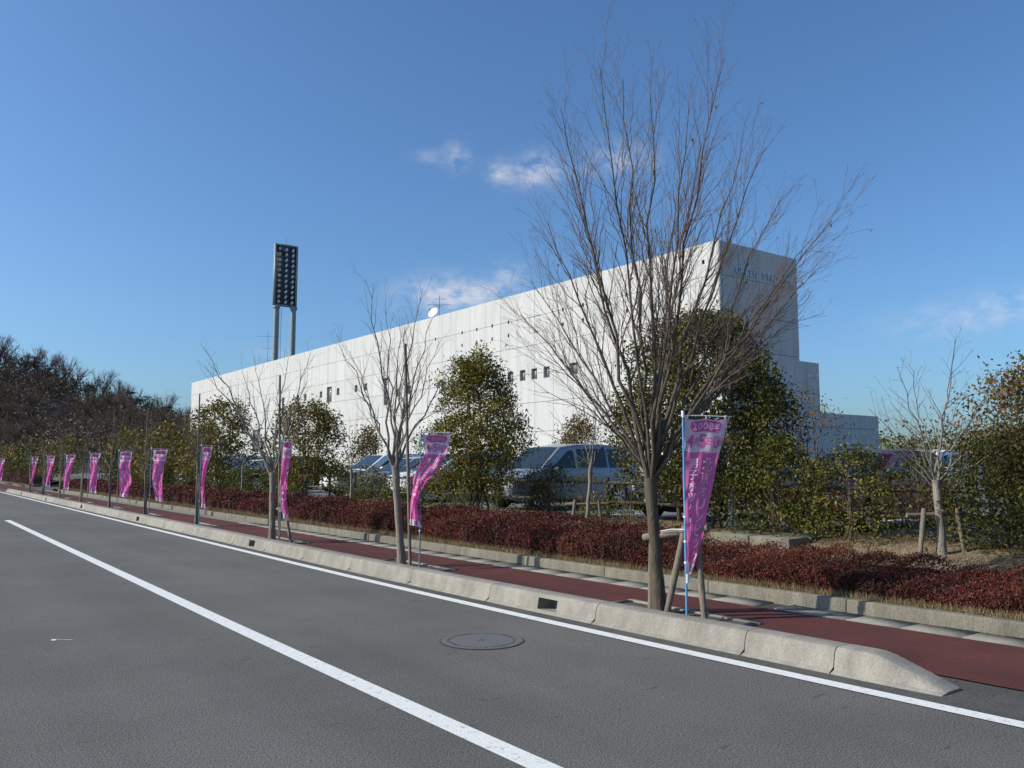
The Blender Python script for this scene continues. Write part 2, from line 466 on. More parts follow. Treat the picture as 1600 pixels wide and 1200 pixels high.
# ------------------------------------------------------------------ kerb, footway, planter kerb
kerb = empty('kerb', (6.1, 3, 0)); kerb['kind'] = 'structure'
inv = Vector((-6.1, -3, 0))
def kerb_block(y0, y1, hole=None, h0=.2, h1=.2, n=5, prof=None):
    g = Geo(); ys = list(np.linspace(y0 + .004, y1 - .004, n))
    def ring(y):
        t = (y - y0) / (y1 - y0); h = h0 + (h1 - h0) * t if prof is None else float(np.interp(y, [q[0] for q in prof], [q[1] for q in prof]))
        x = bend(0, y)
        k = h / .2
        return [(x + 5.99, y, -.03), (x + 5.99, y, .0), (x + 6.06, y, .012 + .02 * k), (x + 6.085, y, .155 * k + .005), (x + 6.115, y, .195 * k + .006), (x + 6.15, y, .2 * k + .008), (x + 6.31, y, .2 * k + .008), (x + 6.32, y, .19 * k + .006), (x + 6.32, y, -.03)]
    if hole:
        ys = sorted(set(ys + [hole[0], hole[1]]))
    m = 9
    V = [p for y in ys for p in ring(y)]
    F = []
    for i in range(len(ys) - 1):
        inh = hole and ys[i] >= hole[0] - 1e-6 and ys[i + 1] <= hole[1] + 1e-6
        for j in range(m - 1):
            if inh and j == 2:
                continue
            F.append((i * m + j, i * m + j + 1, (i + 1) * m + j + 1, (i + 1) * m + j))
    b = (len(ys) - 1) * m
    g.add(V, F)
    for s, fl in ((0, 1), (b, 0)):
        q = [(s + 0, s + 1, s + 7, s + 8), (s + 1, s + 2, s + 6, s + 7), (s + 2, s + 3, s + 5, s + 6), (s + 3, s + 4, s + 5, s + 5)]
        q = [f[::-1] for f in q] if fl else q
        g.add(V, q)
    if hole:   # drain opening right through the block
        h0_, h1_ = hole
        xa, xb = bend(6.06, h0_), bend(6.085, h0_)
        g.add([(xa, h0_, .03), (xa, h1_, .03), (xb, h1_, .16), (xb, h0_, .16), (xa + .24, h0_, .02), (xa + .24, h1_, .02), (xb + .215, h1_, .15), (xb + .215, h0_, .15)],
              [(0, 1, 5, 4), (3, 7, 6, 2), (0, 4, 7, 3), (1, 2, 6, 5), (4, 5, 6, 7)])
    g.v = [v + np.array(inv) for v in g.v]
    return bevel(build('kerb_stone', g, 'kerb_concrete', kerb, smooth=False), .006, 2)
holes = {7.55: .33, 17.05: .33, 26.9: .33, 36.1: .33, 45.3: .33, 54.6: .33}
edges = [3.16, 3.70]; edges = [3.2, 4.0] + [4.86 + 1.9 * i for i in range(31)]
for a_, b_ in zip(edges[:-1], edges[1:]):
    hl = None
    for c, w_ in holes.items():
        if a_ <= c < b_:
            c2 = min(max(c, a_ + .25), b_ - .25); hl = (c2 - w_ / 2, c2 + w_ / 2)
    if a_ < 3.5:
        kerb_block(3.12, 4.0, n=12, prof=[(3.12, .012), (3.62, .186), (3.70, .2), (4.0, .2)])
    else:
        kerb_block(a_, b_, hl)
kerb_block(edges[-1], edges[-1] + .8, h0=.2, h1=.012)
# red footway, gutter slabs, planter kerb
strip('footway', 6.62, 8.27, YS + [67, 80, 110], .014, 'red_paving')
gut = empty('gutter', (8.27, 0, 0)); gut['kind'] = 'structure'
yy = 1.0
gi = 0
while yy < 24:
    if not (5.55 < yy + .3 < 6.15):
        g = Geo(); a_, b_ = bend(8.27, yy) - 8.27, bend(8.27, yy + .6) - 8.27
        dz = rng.uniform(-.001, .001)
        V = [(a_ + .004, yy + .004, -.02), (a_ + .43, yy + .004, -.02), (b_ + .43, yy + .596, -.02), (b_ + .004, yy + .596, -.02)]
        V += [(x, y, .022 + dz) for x, y, z in V]
        V[5] = (V[5][0], V[5][1], .019 + dz); V[6] = (V[6][0], V[6][1], .019 + dz)
        g.add(V, [(4, 5, 6, 7), (0, 1, 5, 4), (1, 2, 6, 5), (2, 3, 7, 6), (3, 0, 4, 7)])
        build('gutter_slab', g, 'slab_concrete', gut)
    yy += .6
strip('gutter_bed', 8.27, 8.70, YS, .002, 'joint_dark')
strip('gutter_far', 8.274, 8.696, [24.2, 30, 40, 50, 60, 66], .02, 'slab_concrete')
# steel grating in the gutter where the drain is
gr = empty('drain_grating', (bend(8.28, 5.75), 5.45, 0)); tag(gr, 'steel bar grating set in the gutter beside the planter kerb', 'grating')
g = Geo(); g.box(.0, .43, 0, .02, 0, .024); g.box(0, .43, .63, .65, 0, .024); g.box(0, .02, .02, .63, 0, .024); g.box(.41, .43, .02, .63, 0, .024)
build('frame', g, 'galvanised', gr)
for i in range(13):
    g = Geo(); g.box(.02, .41, .04 + i * .045, .052 + i * .045, .004, .022); build('bar', g, 'galvanised', gr)
for i in range(3):
    g = Geo(); g.box(.10 + i * .1, .112 + i * .1, .02, .63, .003, .019); build('cross_bar', g, 'galvanised', gr)

pk = empty('planter_kerb', (8.7, 0, 0)); pk['kind'] = 'structure'
edges2 = [-1.5, .4] + [1.55 + 1.95 * i for i in range(31)]
for a_, b_ in zip(edges2[:-1], edges2[1:]):
    g = Geo(); ys = np.linspace(a_ + .005, b_ - .005, 4)
    V = []
    for y in ys:
        x = bend(0, y)
        V += [(x, y, -.03), (x + .012, y, .155), (x + .022, y, .165), (x + .13, y, .165), (x + .14, y, .155), (x + .14, y, -.03)]
    F = [(i * 6 + j, i * 6 + j + 1, i * 6 + j + 7, i * 6 + j + 6) for i in range(3) for j in range(5)]
    F += [(5, 4, 1, 0), (4, 3, 2, 1), (18, 19, 22, 23), (19, 20, 21, 22)]
    g.add(V, F)
    bevel(build('planter_kerb_stone', g, 'planter_concrete', pk), .006, 2)
# entrance break: kerb return and next stretch of planter kerb far up the road
for (x0, y0, x1, y1) in ((8.7, 61.9, 9.6, 63.2), (9.6, 63.2, 12.5, 63.9), (12.5, 74.0, 9.6, 74.5), (9.6, 74.5, 8.7, 75.7), (8.7, 75.8, 8.7, 84), (8.7, 84, 8.7, 95)):
    d = Vector((x1 - x0, y1 - y0, 0)); n = Vector((-d.y, d.x, 0)).normalized() * .07
    g = Geo(); P = [(x0 - n.x - 8.7, y0 - n.y), (x0 + n.x - 8.7, y0 + n.y), (x1 + n.x - 8.7, y1 + n.y), (x1 - n.x - 8.7, y1 - n.y)]
    V = [(x, y, -.03) for x, y in P] + [(x, y, .165) for x, y in P]
    g.add(V, [(7, 6, 5, 4), (0, 1, 5, 4), (1, 2, 6, 5), (2, 3, 7, 6), (3, 0, 4, 7)])
    build('planter_kerb_stone', g, 'planter_concrete', pk)
g = Geo(); g.add([(8.3, 62.2, .004), (40, 63.5, .004), (40, 74, .004), (8.3, 75.6, .004)], [(0, 1, 2, 3)])
tag(build('entrance_road', g, 'asphalt_edge'), kind='structure')

# planting bed (bank), parking lot
PROF = [(8.80, .13), (9.0, .155), (9.6, .22), (10.3, .34), (11.0, .46), (11.7, .56), (12.3, .6), (12.7, .585), (12.95, .50)]
def bank_z(x):
    xs = [p[0] for p in PROF]; zs = [p[1] for p in PROF]
    return float(np.interp(x, xs, zs))
def bank(name, ys):
    g = Geo(); V = []; r = np.random.default_rng(9)
    xs = sorted(set([p[0] for p in PROF] + list(np.linspace(9.0, 12.7, 18))))
    for y in ys:
        for x in xs:
            V.append((bend(x, y) if x < 9.7 else x + (bend(0, y) * max(0, 1 - (x - 9.7) / 2.5)), y, bank_z(x) + (r.uniform(-.02, .02) if 9 < x < 12.5 else 0)))
    m = len(xs)
    g.add(V, [(i * m + j, i * m + j + 1, i * m + m + j + 1, i * m + m + j) for i in range(len(ys) - 1) for j in range(m - 1)])
    return tag(build(name, g, 'soil', smooth=True), kind='structure')
bank('planting_bed', list(np.linspace(-4, 20, 60)) + list(np.linspace(21, 62.3, 40)))
bank('planting_bed', list(np.linspace(75.3, 130, 40)))
g = Geo(); g.add([(12.94, -30, .50), (60, -30, .50), (60, 62, .50), (12.94, 62, .50)], [(0, 1, 2, 3)])
g.add([(12.94, 75, .50), (60, 75, .50), (60, 170, .50), (12.94, 170, .50)], [(0, 1, 2, 3)])
tag(build('parking_lot', g, 'asphalt_lot'), kind='structure')
pb = empty('parking_lines', (0, 0, 0)); pb['kind'] = 'structure'
for i in range(20):
    g = Geo(); y = 6.95 + 2.6 * i
    g.add([(13.3, y, .504), (18, y, .504), (18, y + .1, .504), (13.3, y + .1, .504)], [(0, 1, 2, 3)])
    build('bay_line', g, 'road_paint', pb)

# ------------------------------------------------------------------ the stadium building
BX, BY0, BY1, BT = 36.0, 28.98, 130.0, 14.15
PW = 2.045
ROWS = [(.45, 2.0), (2.0, 4.05), (4.05, 6.1), (6.1, 8.14), (8.14, 10.19), (10.19, 12.24), (12.24, BT)]
bld = empty('stadium_building', (BX, BY0, .4))
tag(bld, 'long tall pale concrete panel stadium building with small square windows behind the parking lot', 'building')
def rel(o):  # parent keeping world coordinates
    o.parent = bld; o.matrix_parent_inverse = Matrix.Translation((-BX, -BY0, -.4)); return o
WIN = [(47.84, 48.52, 7.75, 8.51), (46.42, 47.07, 7.75, 8.51), (45.07, 45.72, 7.75, 8.51), (43.69, 44.35, 7.75, 8.51), (40.72, 41.55, 7.73, 8.5),
       (87.5, 88.15, 8.8, 9.47), (85.45, 86.1, 8.8, 9.47), (91.75, 92.55, 7.2, 9.5), (81.35, 81.97, 8.8, 9.47), (79.0, 80.2, 8.2, 9.8), (77.15, 77.8, 8.8, 9.5),
       (73.1, 73.7, 8.82, 9.5), (71.05, 71.7, 8.82, 9.5), (66.7, 67.7, 7.2, 9.68), (64.7, 65.25, 7.85, 8.52), (62.65, 63.25, 7.9, 8.62), (99.5, 102.0, 3.4, 6.05), (52.0, 52.7, 7.75, 8.51), (57.0, 57.7, 7.75, 8.51)]
VENT = [(54.66, 12.24), (52.59, 12.24), (50.52, 12.24), (48.44, 12.24), (54.66, 11.23), (52.59, 11.23), (50.52, 11.23), (48.44, 11.23),
        (42.25, 12.24), (42.25, 11.23), (40.2, 11.23), (38.18, 12.24), (38.18, 11.23), (36.14, 11.23), (36.14, 12.24), (40.2, 12.24), (30.05, 13.1), (58.7, 12.24), (34.1, 11.23)]
HOLES = [(a, b, c, d) for a, b, c, d in WIN] + [(y - .1, y + .1, z - .125, z + .125) for y, z in VENT]
def panel_geo(g, a0, a1, z0, z1, holes, axis, depth=.28, off=0.):
    """panel in the wall plane; axis 'x': wall faces -X (a runs along Y), axis 'y': wall faces -Y (a runs along X)"""
    hs = [(max(h[0], a0), min(h[1], a1), max(h[2], z0), min(h[3], z1)) for h in holes if h[0] < a1 and h[1] > a0 and h[2] < z1 and h[3] > z0]
    A = sorted(set([a0, a1] + [v for h in hs for v in h[:2]])); Z = sorted(set([z0, z1] + [v for h in hs for v in h[2:]]))
    def solid(i, j):
        if i < 0 or j < 0 or i >= len(A) - 1 or j >= len(Z) - 1: return False
        ca, cz = (A[i] + A[i + 1]) / 2, (Z[j] + Z[j + 1]) / 2
        return not any(h[0] < ca < h[1] and h[2] < cz < h[3] for h in hs)
    def P(a, z, d):
        return (d, a, z) if axis == 'x' else (a, d, z)
    def quad(p, flip):
        g.add(p if not flip else p[::-1], [(0, 1, 2, 3)])
    fl = axis == 'x'
    for i in range(len(A) - 1):
        for j in range(len(Z) - 1):
            if not solid(i, j): continue
            x0, x1, y0, y1 = A[i], A[i + 1], Z[j], Z[j + 1]
            quad([P(x0, y0, off), P(x1, y0, off), P(x1, y1, off), P(x0, y1, off)], fl)
            if not solid(i - 1, j): quad([P(x0, y0, depth), P(x0, y0, off), P(x0, y1, off), P(x0, y1, depth)], fl)
            if not solid(i + 1, j): quad([P(x1, y0, off), P(x1, y0, depth), P(x1, y1, depth), P(x1, y1, off)], fl)
            if not solid(i, j - 1): quad([P(x0, y0, depth), P(x1, y0, depth), P(x1, y0, off), P(x0, y0, off)], fl)
            if not solid(i, j + 1): quad([P(x0, y1, off), P(x1, y1, off), P(x1, y1, depth), P(x0, y1, depth)], fl)
g = Geo(); g.box(BX + .06, BX + 7.24, BY0 + .07, BY1 - .02, .42, BT - .03)
# backing wall carries real recesses behind the windows: keep it behind them
g = Geo(); g.box(BX + .27, BX + 7.27, BY0 + .27, BY1 - .02, .42, BT - .04)
rel(build('wall_core', g, 'wall_backing'))
g = Geo(); GAP = .0135
cache = {}
ncol = int(round((BY1 - BY0) / PW))
far = Geo()
for c in range(ncol):
    a0, a1 = BY0 + c * PW, BY0 + (c + 1) * PW
    for r_, (z0, z1) in enumerate(ROWS):
        hs = [h for h in HOLES if h[0] < a1 and h[1] > a0 and h[2] < z1 and h[3] > z0]
        if a0 > 93 or r_ == 0:
            panel_geo(far, a0 + GAP, a1 - GAP, z0 + GAP, z1 - (GAP if r_ < 6 else 0), hs, 'x', .28)
            continue
        if hs:
            gg = Geo(); panel_geo(gg, a0 + GAP, a1 - GAP, z0 + GAP, z1 - (GAP if r_ < 6 else 0), hs, 'x', .28)
            gg.v = [v - np.array([0, a0, z0]) for v in gg.v]
            o = build('wall_panel', gg, 'wall_concrete')
        else:
            key = round(z1 - z0, 3), r_ == 6
            if key not in cache:
                gg = Geo(); panel_geo(gg, GAP, PW - GAP, GAP, z1 - z0 - (GAP if r_ < 6 else 0), [], 'x', .28)
                o = build('wall_panel', gg, 'wall_concrete'); cache[key] = o
            else:
                o = inst(cache[key], 'wall_panel')
        o.location = (BX, a0, z0); rel(o)
far.v = [v + np.array([BX, 0, 0]) for v in far.v]
tag(rel(build('far_wall_panels', far, 'wall_concrete')), kind='stuff')
# end wall (faces -Y, in shade)
EX = [BX + .29, 37.75, 39.6, 41.45, 43.3]
cache = {}
for c in range(4):
    for r_, (z0, z1) in enumerate(ROWS):
        gg = Geo(); panel_geo(gg, EX[c] + (GAP if c else 0), EX[c + 1] - (GAP if c < 3 else 0), z0 + GAP, z1 - (GAP if r_ < 6 else 0), [], 'y', .26)
        gg.v = [v + np.array([0, BY0, 0]) for v in gg.v]
        rel(build('end_panel', gg, 'wall_concrete'))
g = Geo(); g.box(BX + .0, BX + .285, BY0 + .0, BY0 + .0105, .45, BT)
rel(build('corner_edge', g, 'wall_concrete'))
g = Geo(); g.box(BX + .005, BX + 7.3, BY0 + .28, BY1, BT - .035, BT + .012)
rel(build('coping', g, 'wall_concrete'))
# lower stepped wings towards the pitch
def wing(name, x0, x1, top, cols, holes=()):
    g = Geo(); g.box(x0 + .01, x1 - .02, BY0 + .62, BY1 - 4, .42, top - .03); rel(build(name + '_core', g, 'wall_backing'))
    xs = np.linspace(x0, x1, cols + 1)
    rows = [(.45, 2.0), (2.0, 4.05), (4.05, 6.05), (6.05, 8.02)]
    for c in range(cols):
        for z0, z1 in rows:
            z1 = min(z1, top)
            if z1 - z0 < .3: continue
            gg = Geo(); panel_geo(gg, xs[c] + GAP, xs[c + 1] - GAP, z0 + GAP, z1 - GAP, holes, 'y', .24)
            gg.v = [v + np.array([0, BY0 + .36, 0]) for v in gg.v]
            rel(build('wing_panel', gg, 'wall_concrete'))
wing('upper_wing', 43.3, 45.85, 8.02, 2, [(43.45, 43.95, 5.0, 6.04)])
wing('lower_wing', 45.85, 52.5, 4.95, 4)
def window(a0, a1, z0, z1, dark=False):
    g = Geo(); x = BX + .17; t = .05
    g.box(x, x + .06, a0, a0 + t, z0, z1); g.box(x, x + .06, a1 - t, a1, z0, z1)
    g.box(x, x + .06, a0 + t, a1 - t, z0, z0 + t); g.box(x, x + .06, a0 + t, a1 - t, z1 - t, z1)
    f = rel(build('window_frame', g, 'window_metal'))
    g = Geo(); am = (a0 + a1) / 2; g.box(x - .005, x + .05, am - .025, am + .025, z0 + t, z1 - t)
    m = build('mullion', g, 'window_metal', f)
    g = Geo(); g.box(x + .03, x + .045, a0 + t, am - .03, z0 + t, z1 - t); build('pane', g, 'window_glass', f)
    g = Geo(); g.box(x + .03, x + .045, am + .03, a1 - t, z0 + t, z1 - t); build('pane', g, 'window_glass', f)
    g = Geo(); g.box(BX - .02, BX + .16, a0 + .002, a1 - .002, z0 - .001, z0 + .02); build('sill', g, 'window_metal', f)
for w_ in WIN: window(*w_)
for y, z in VENT:
    g = Geo(); g.box(BX + .10, BX + .2, y - .098, y + .098, z - .123, z + .123)
    for k in range(4): g.box(BX + .08, BX + .1, y - .098, y + .098, z - .10 + k * .055, z - .085 + k * .055)
    rel(build('vent', g, 'vent_dark'))
# access panel
g = Geo()
for (a, b, c, d) in ((44.74, 44.76, 11.07, 12.22), (45.96, 45.98, 11.07, 12.22), (44.76, 45.96, 11.07, 11.09), (44.76, 45.96, 12.2, 12.22)): g.box(BX - .012, BX + .002, a, b, c, d)
rel(build('access_frame', g, 'wall_backing'))


def glyphs(body, size, extrude=0.0, bold=0.0):
    c = bpy.data.curves.new('lettering', 'FONT'); c.body = body; c.size = size; c.align_x = 'CENTER'; c.align_y = 'CENTER'; c.extrude = extrude; c.offset = bold
    c.resolution_u = 2
    o = bpy.data.objects.new('lettering', c); COL.objects.link(o)
    dg = bpy.context.evaluated_depsgraph_get(); dg.update()
    me = bpy.data.meshes.new_from_object(o.evaluated_get(dg))
    bpy.data.objects.remove(o)
    return me
txt = 'GREEN STADIUM'
x = 37.55
for i, chx in enumerate(txt):
    if chx != ' ':
        me = glyphs(chx, .56, .03); me.materials.clear(); me.materials.append(MATS['steel_letter'])
        o = bpy.data.objects.new('letter', me); COL.objects.link(o)
        o.rotation_euler = (R(90), 0, 0); o.location = (x + .05, BY0 - .05, 12.62); rel(o)
    x += .40 if chx not in 'I' else .34
# rooftop dish and antenna
def yagi(name, loc, h, spans, label):
    e = empty(name, loc); tag(e, label, 'antenna')
    g = Geo(); g.tube([(0, 0, 0), (0, 0, h)], .025, 6); build('mast', g, 'antenna_metal', e)
    for z, L_, az, n in spans:
        d = np.array([math.sin(az), math.cos(az), 0]); p = np.array([d[1], -d[0], 0])
        g = Geo(); g.tube([d * -L_ / 2 + [0, 0, z], d * L_ / 2 + [0, 0, z]], .015, 4)
        for k in np.linspace(-.5, .5, n):
            c = d * L_ * k + np.array([0, 0, z]); g.tube([c - p * .32, c + p * .32], .009, 4)
        build('yagi_boom', g, 'antenna_metal', e)
    return e
yagi('rooftop_antenna', (36.9, 59.6, BT), 2.05, [(1.25, 2.0, 2.2, 9), (1.75, 1.0, 2.2, 5), (1.1, .6, .7, 3)], 'small television antenna on the roof beside the white dish')
yagi('rooftop_antenna', (41.5, 112.5, BT), 6.2, [(5.6, 3.0, 2.2, 9), (3.9, 1.4, 2.0, 5), (2.2, 1.1, 1.2, 4)], 'tall thin antenna mast on the roof between the floodlight legs')
ds = empty('satellite_dish', (36.75, 60.3, BT)); tag(ds, 'white satellite dish on the roof edge of the concrete building', 'satellite dish')
g = Geo(); n = 20
dirv = Vector((-.86, -.25, .45)).normalized(); q = dirv.to_track_quat('Z', 'Y').to_matrix()
V = []; 
for r_ in np.linspace(0.001, .5, 6):
    for k in range(n):
        a = k * 2 * math.pi / n; p = q @ Vector((r_ * math.cos(a), r_ * math.sin(a), r_ * r_ * .42)); V.append((p.x, p.y, p.z + .62))
g.add(V, [(i * n + k, i * n + (k + 1) % n, (i + 1) * n + (k + 1) % n, (i + 1) * n + k) for i in range(5) for k in range(n)])
o = build('reflector_bowl', g, 'dish_white', ds, smooth=True)
g = Geo(); g.tube([(.12, .03, 0), (.12, .03, .62)], .04, 8); build('dish_post', g, 'antenna_metal', ds)
g = Geo(); p = dirv * .55 + Vector((0, 0, .62)); b_ = q @ Vector((0, -.55, .12)); g.tube([(b_.x, b_.y, b_.z + .62), tuple(p)], .012, 4); g.box(p.x - .05, p.x + .05, p.y - .05, p.y + .05, p.z - .05, p.z + .05)
build('feed_arm', g, 'antenna_metal', ds)

# ------------------------------------------------------------------ floodlight tower
tw = empty('floodlight_tower', (52.6, 135, 0)); tag(tw, 'tall twin-legged floodlight tower with a dark lamp panel behind the building', 'floodlight tower')
for sx in (-1, 1):
    g = Geo(); x = sx * 1.52
    g.tube([(x, 0, 0), (x, 0, 14), (x, 0, 28.6)], [.52, .48, .44], 16, cap=True)
    lg = build('leg', g, 'tower_paint', tw, smooth=True)
    g = Geo(); g.tube([(x, 0, 28.35), (x, 0, 28.75)], [.62, .62], 16); build('collar', g, 'tower_paint', lg)
# ladder
g = Geo(); 
for sx in (-.2, .2): g.tube([(-.85 + sx, -.1, 2), (-.85 + sx, -.1, 28.5)], .03, 4)
for k in range(75): g.tube([(-1.05, -.1, 2 + k * .35), (-.65, -.1, 2 + k * .35)], .015, 4)
build('ladder', g, 'tower_paint', tw)
g = Geo()
g.box(-2.05, -1.78, -.1, .55, 28.8, 39.6); g.box(1.78, 2.05, -.1, .55, 28.8, 39.6); g.box(-1.78, 1.78, -.1, .55, 28.8, 29.05); g.box(-1.78, 1.78, -.1, .55, 39.35, 39.6)
build('panel_frame', g, 'tower_paint', tw)
g = Geo(); g.box(-1.78, 1.78, .3, .38, 29.05, 39.35); build('back_panel', g, 'tower_dark', tw)
for k in range(12):
    g = Geo(); z = 29.12 + k * .915; g.box(-1.78, 1.78, -.05, .3, z - .05, z + .05); build('shelf', g, 'tower_dark', tw)
g = Geo(); n = 14; V = []
for r_, d_ in ((.08, .22), (.18, .17), (.27, .06), (.31, -.06)):
    for k in range(n):
        a = k * 2 * math.pi / n; V.append((r_ * math.cos(a), d_, r_ * math.sin(a)))
g.add(V, [(i * n + k, i * n + (k + 1) % n, (i + 1) * n + (k + 1) % n, (i + 1) * n + k) for i in range(3) for k in range(n)] + [(0, 3, 7, 10)])
lp = build('floodlight', g, 'reflector', tw, smooth=True)
first = True
for i in range(11):
    for j in range(3):
        loc = (-1.15 + 1.15 * j, -.02, 29.55 + i * .92)
        o = lp if first else inst(lp, 'floodlight', tw)
        first = False; o.location = loc; o.rotation_euler = (R(18 + 8 * ((i * 7 + j * 3) % 3 - 1)), 0, R(((i * 5 + j * 4) % 5 - 2) * 9))
g = Geo(); g.tube([(0, .2, 39.6), (0, .2, 41.0)], [.05, .015], 5); build('lightning_rod', g, 'antenna_metal', tw)
# ------------------------------------------------------------------ bare trees
RT = np.array([.800, -.600, 0.]); FW = np.array([.600, .800, 0.])   # frontal and depth directions used to lay out crowns


def unit(v):
    return v / (np.linalg.norm(v) + 1e-12)


def curve_pts(p0, p1, d0, n, rng, wob):
    L = np.linalg.norm(p1 - p0); c = p0 + unit(d0) * L * .45
    t = np.linspace(0, 1, n)[:, None]
    P = (1 - t) ** 2 * p0 + 2 * t * (1 - t) * c + t * t * p1
    W = rng.normal(size=(n, 3)) * wob * L; W[0] = 0; W[-1] *= .5
    return P + W


def rot_about(T, ang, rng):
    p = np.cross(T, rng.normal(size=3)); p = unit(p)
    return unit(T * math.cos(ang) + p * math.sin(ang))


def side_branches(gt, P, rad, level, rng, spec, tips):
    """spec[level] = (spacing, start, length, angle, up, sides, nseg)"""
    if level >= len(spec): return
    spacing, start, blen, ang, up, k, ns = spec[level]
    seg = np.linalg.norm(np.diff(P, axis=0), axis=1); cum = np.concatenate([[0], np.cumsum(seg)]); L = cum[-1]
    n = max(1, int(L * (1 - start) / spacing))
    for i in range(n):
        s = L * (start + (1 - start) * (i + rng.uniform(.1, .9)) / n)
        j = min(np.searchsorted(cum, s) - 1, len(P) - 2); j = max(j, 0)
        f = (s - cum[j]) / (seg[j] + 1e-9); p = P[j] * (1 - f) + P[j + 1] * f; r = rad[j] * (1 - f) + rad[j + 1] * f
        T = unit(P[j + 1] - P[j]); d = rot_about(T, R(ang) * rng.uniform(.6, 1.35), rng); d = unit(d + np.array([0, 0, up]))
        l = blen * rng.uniform(.45, 1.25) * (1.1 - .55 * s / L)
        end = p + d * l + np.array([0, 0, up * l * .3])
        Q = curve_pts(p, end, d, ns, rng, .014)
        r0 = min(r * .6, .0034 + l * .0058); r1 = max(.0014, r0 * .3)
        rr = np.linspace(r0, r1, ns)
        gt.tube(Q, rr, k, cap=False)
        tips.append(Q[-1])
        side_branches(gt, Q, rr, level + 1, rng, spec, tips)


def bare_tree(name, loc, label, seed, tips_s, fork, r0, r_limb, spec, group=None, lean=(0, 0), bark='bark', wob=.012, thin=1.0, dead=0, cat='tree', twig='twig'):
    rng = np.random.default_rng(seed)
    e = empty(name, loc); tag(e, label, cat, group)
    gt = Geo(); gw = Geo()
    base = np.zeros(3); top = np.array([lean[0], lean[1], fork])
    n = 9; t = np.linspace(0, 1, n)[:, None]; P = base * (1 - t) + top * t + rng.normal(size=(n, 3)) * .006; P[0] = base - [0, 0, .06]
    fl = r0 * (1 + .55 * np.exp(-np.linspace(0, 1, n) * 9)) * np.linspace(1.05, 1.0, n); fl[-2:] *= [1.12, 1.1]
    gt.tube(P, fl, 12)
    tips = []
    for (s, d, z) in tips_s:
        tip = RT * s + FW * d + np.array([0, 0, z])
        hz = rng.uniform(-.30, .02) * fork * .35
        st = top + np.array([0, 0, hz]); out = unit(tip - st)
        d0 = unit(out + np.array([0, 0, .16]))
        L = np.linalg.norm(tip - st); ns = 11
        Q = curve_pts(st, tip, d0, ns, rng, wob)
        rr = np.linspace(r_limb * rng.uniform(.8, 1.15) * min(1.2, L / 3.5 + .2), .0032, ns)
        gt.tube(Q, rr, 7, cap=False)
        side_branches(gw, Q, rr, 0, rng, spec, tips)
    build('trunk', gt, bark, e, smooth=True)
    cr = build('crown', gw, twig, e, smooth=True)
    if dead:
        tp = np.array(tips); tp = tp[(tp[:, 2] > fork + .8)]; key = tp @ RT
        idx = rng.choice(len(tp), dead, replace=False, p=(np.exp(key * .8) / np.exp(key * .8).sum()))
        gl = Geo(); gl.leaves(tp[idx] + rng.normal(size=(dead, 3)) * .02, .055, .55, rng, droop=1.0)
        tag(build('dead_leaves', gl, 'dead_leaf', cr), kind='stuff')
    return e


GRP_T = 'bare street trees along the kerb'
M1 = .0074
px1 = [(822, 395), (838, 330), (862, 255), (880, 90), (935, 60), (985, 25), (1030, 50), (1062, 130), (1115, 45), (1150, 60), (1200, 105), (1192, 165), (1240, 220),
       (1355, 235), (1345, 310), (1300, 400), (900, 190), (858, 470), (1085, 170), (1262, 300)]
rr_ = np.random.default_rng(5)
t1 = [((x - 1035) * M1, rr_.uniform(-1.25, 1.25), 1.7 + (727 - y) * M1 * .955 - .42) for x, y in px1]
bare_tree('street_tree', (7.16, 6.72, 0), 'largest and nearest bare street tree, its crown fanning tall across the sky', 11, t1, 1.56, .067, .0225,
          [(.15, .28, 1.2, 20, .06, 5, 7), (.12, .14, .46, 26, .06, 4, 4), (.12, .2, .17, 30, .05, 3, 3)], GRP_T, lean=(-.10, .02), dead=46, wob=.007)


def fan(seed, n, sl, sr, z0, z1, dep):
    r = np.random.default_rng(seed); out = []
    for i in range(n):
        f = (i + r.uniform(.2, .8)) / n; s = sl + (sr - sl) * f
        m = 1 - abs(2 * f - 1) ** 1.6
        out.append((s, r.uniform(-dep, dep), z0 + (z1 - z0) * (m * r.uniform(.75, 1.05))))
    return out


sp2 = [(.20, .25, .75, 27, .2, 4, 5), (.15, .15, .32, 32, .1, 3, 4), (.14, .2, .14, 34, .05, 3, 3)]
sp3 = [(.24, .25, .75, 28, .2, 4, 5), (.2, .15, .34, 34, .1, 3, 3), (.2, .2, .16, 34, .05, 3, 2)]
sp4 = [(.3, .25, .7, 30, .2, 3, 4), (.25, .15, .32, 34, .1, 3, 3)]
bare_tree('street_tree', (6.98, 12.4, 0), 'second bare street tree from the right along the kerb, slim limbs over a tall pole', 21,
          [(-1.15, .3, 3.75), (-.62, -.3, 4.85), (-.35, .2, 4.55), (-.15, .5, 4.2), (.05, -.5, 4.0), (.25, .1, 4.78), (.45, .3, 4.3), (.62, -.2, 3.8), (.85, .2, 3.5), (-.85, -.6, 3.6), (.2, .9, 3.5)],
          1.70, .058, .026, sp2, GRP_T, lean=(-.12, .05), bark='bark_grey')
bare_tree('street_tree', (6.92, 18.15, 0), 'third bare street tree from the right, low wide crown in front of the white wall', 31,
          [(-1.75, .2, 4.4), (-1.5, -.4, 3.9), (-.9, .3, 3.9), (-.45, -.2, 4.15), (-.05, .4, 3.7), (.35, -.3, 4.1), (.7, .2, 4.3), (.85, -.5, 3.7), (-1.2, .8, 3.2), (.2, .9, 3.4), (1.0, .1, 3.3)],
          1.55, .062, .028, sp3, GRP_T, lean=(-.03, 0), bark='bark_grey')
ys_ = [24.1, 30.0, 35.6, 41.3, 47.2, 53.3, 58.6, 77.5, 83.5]
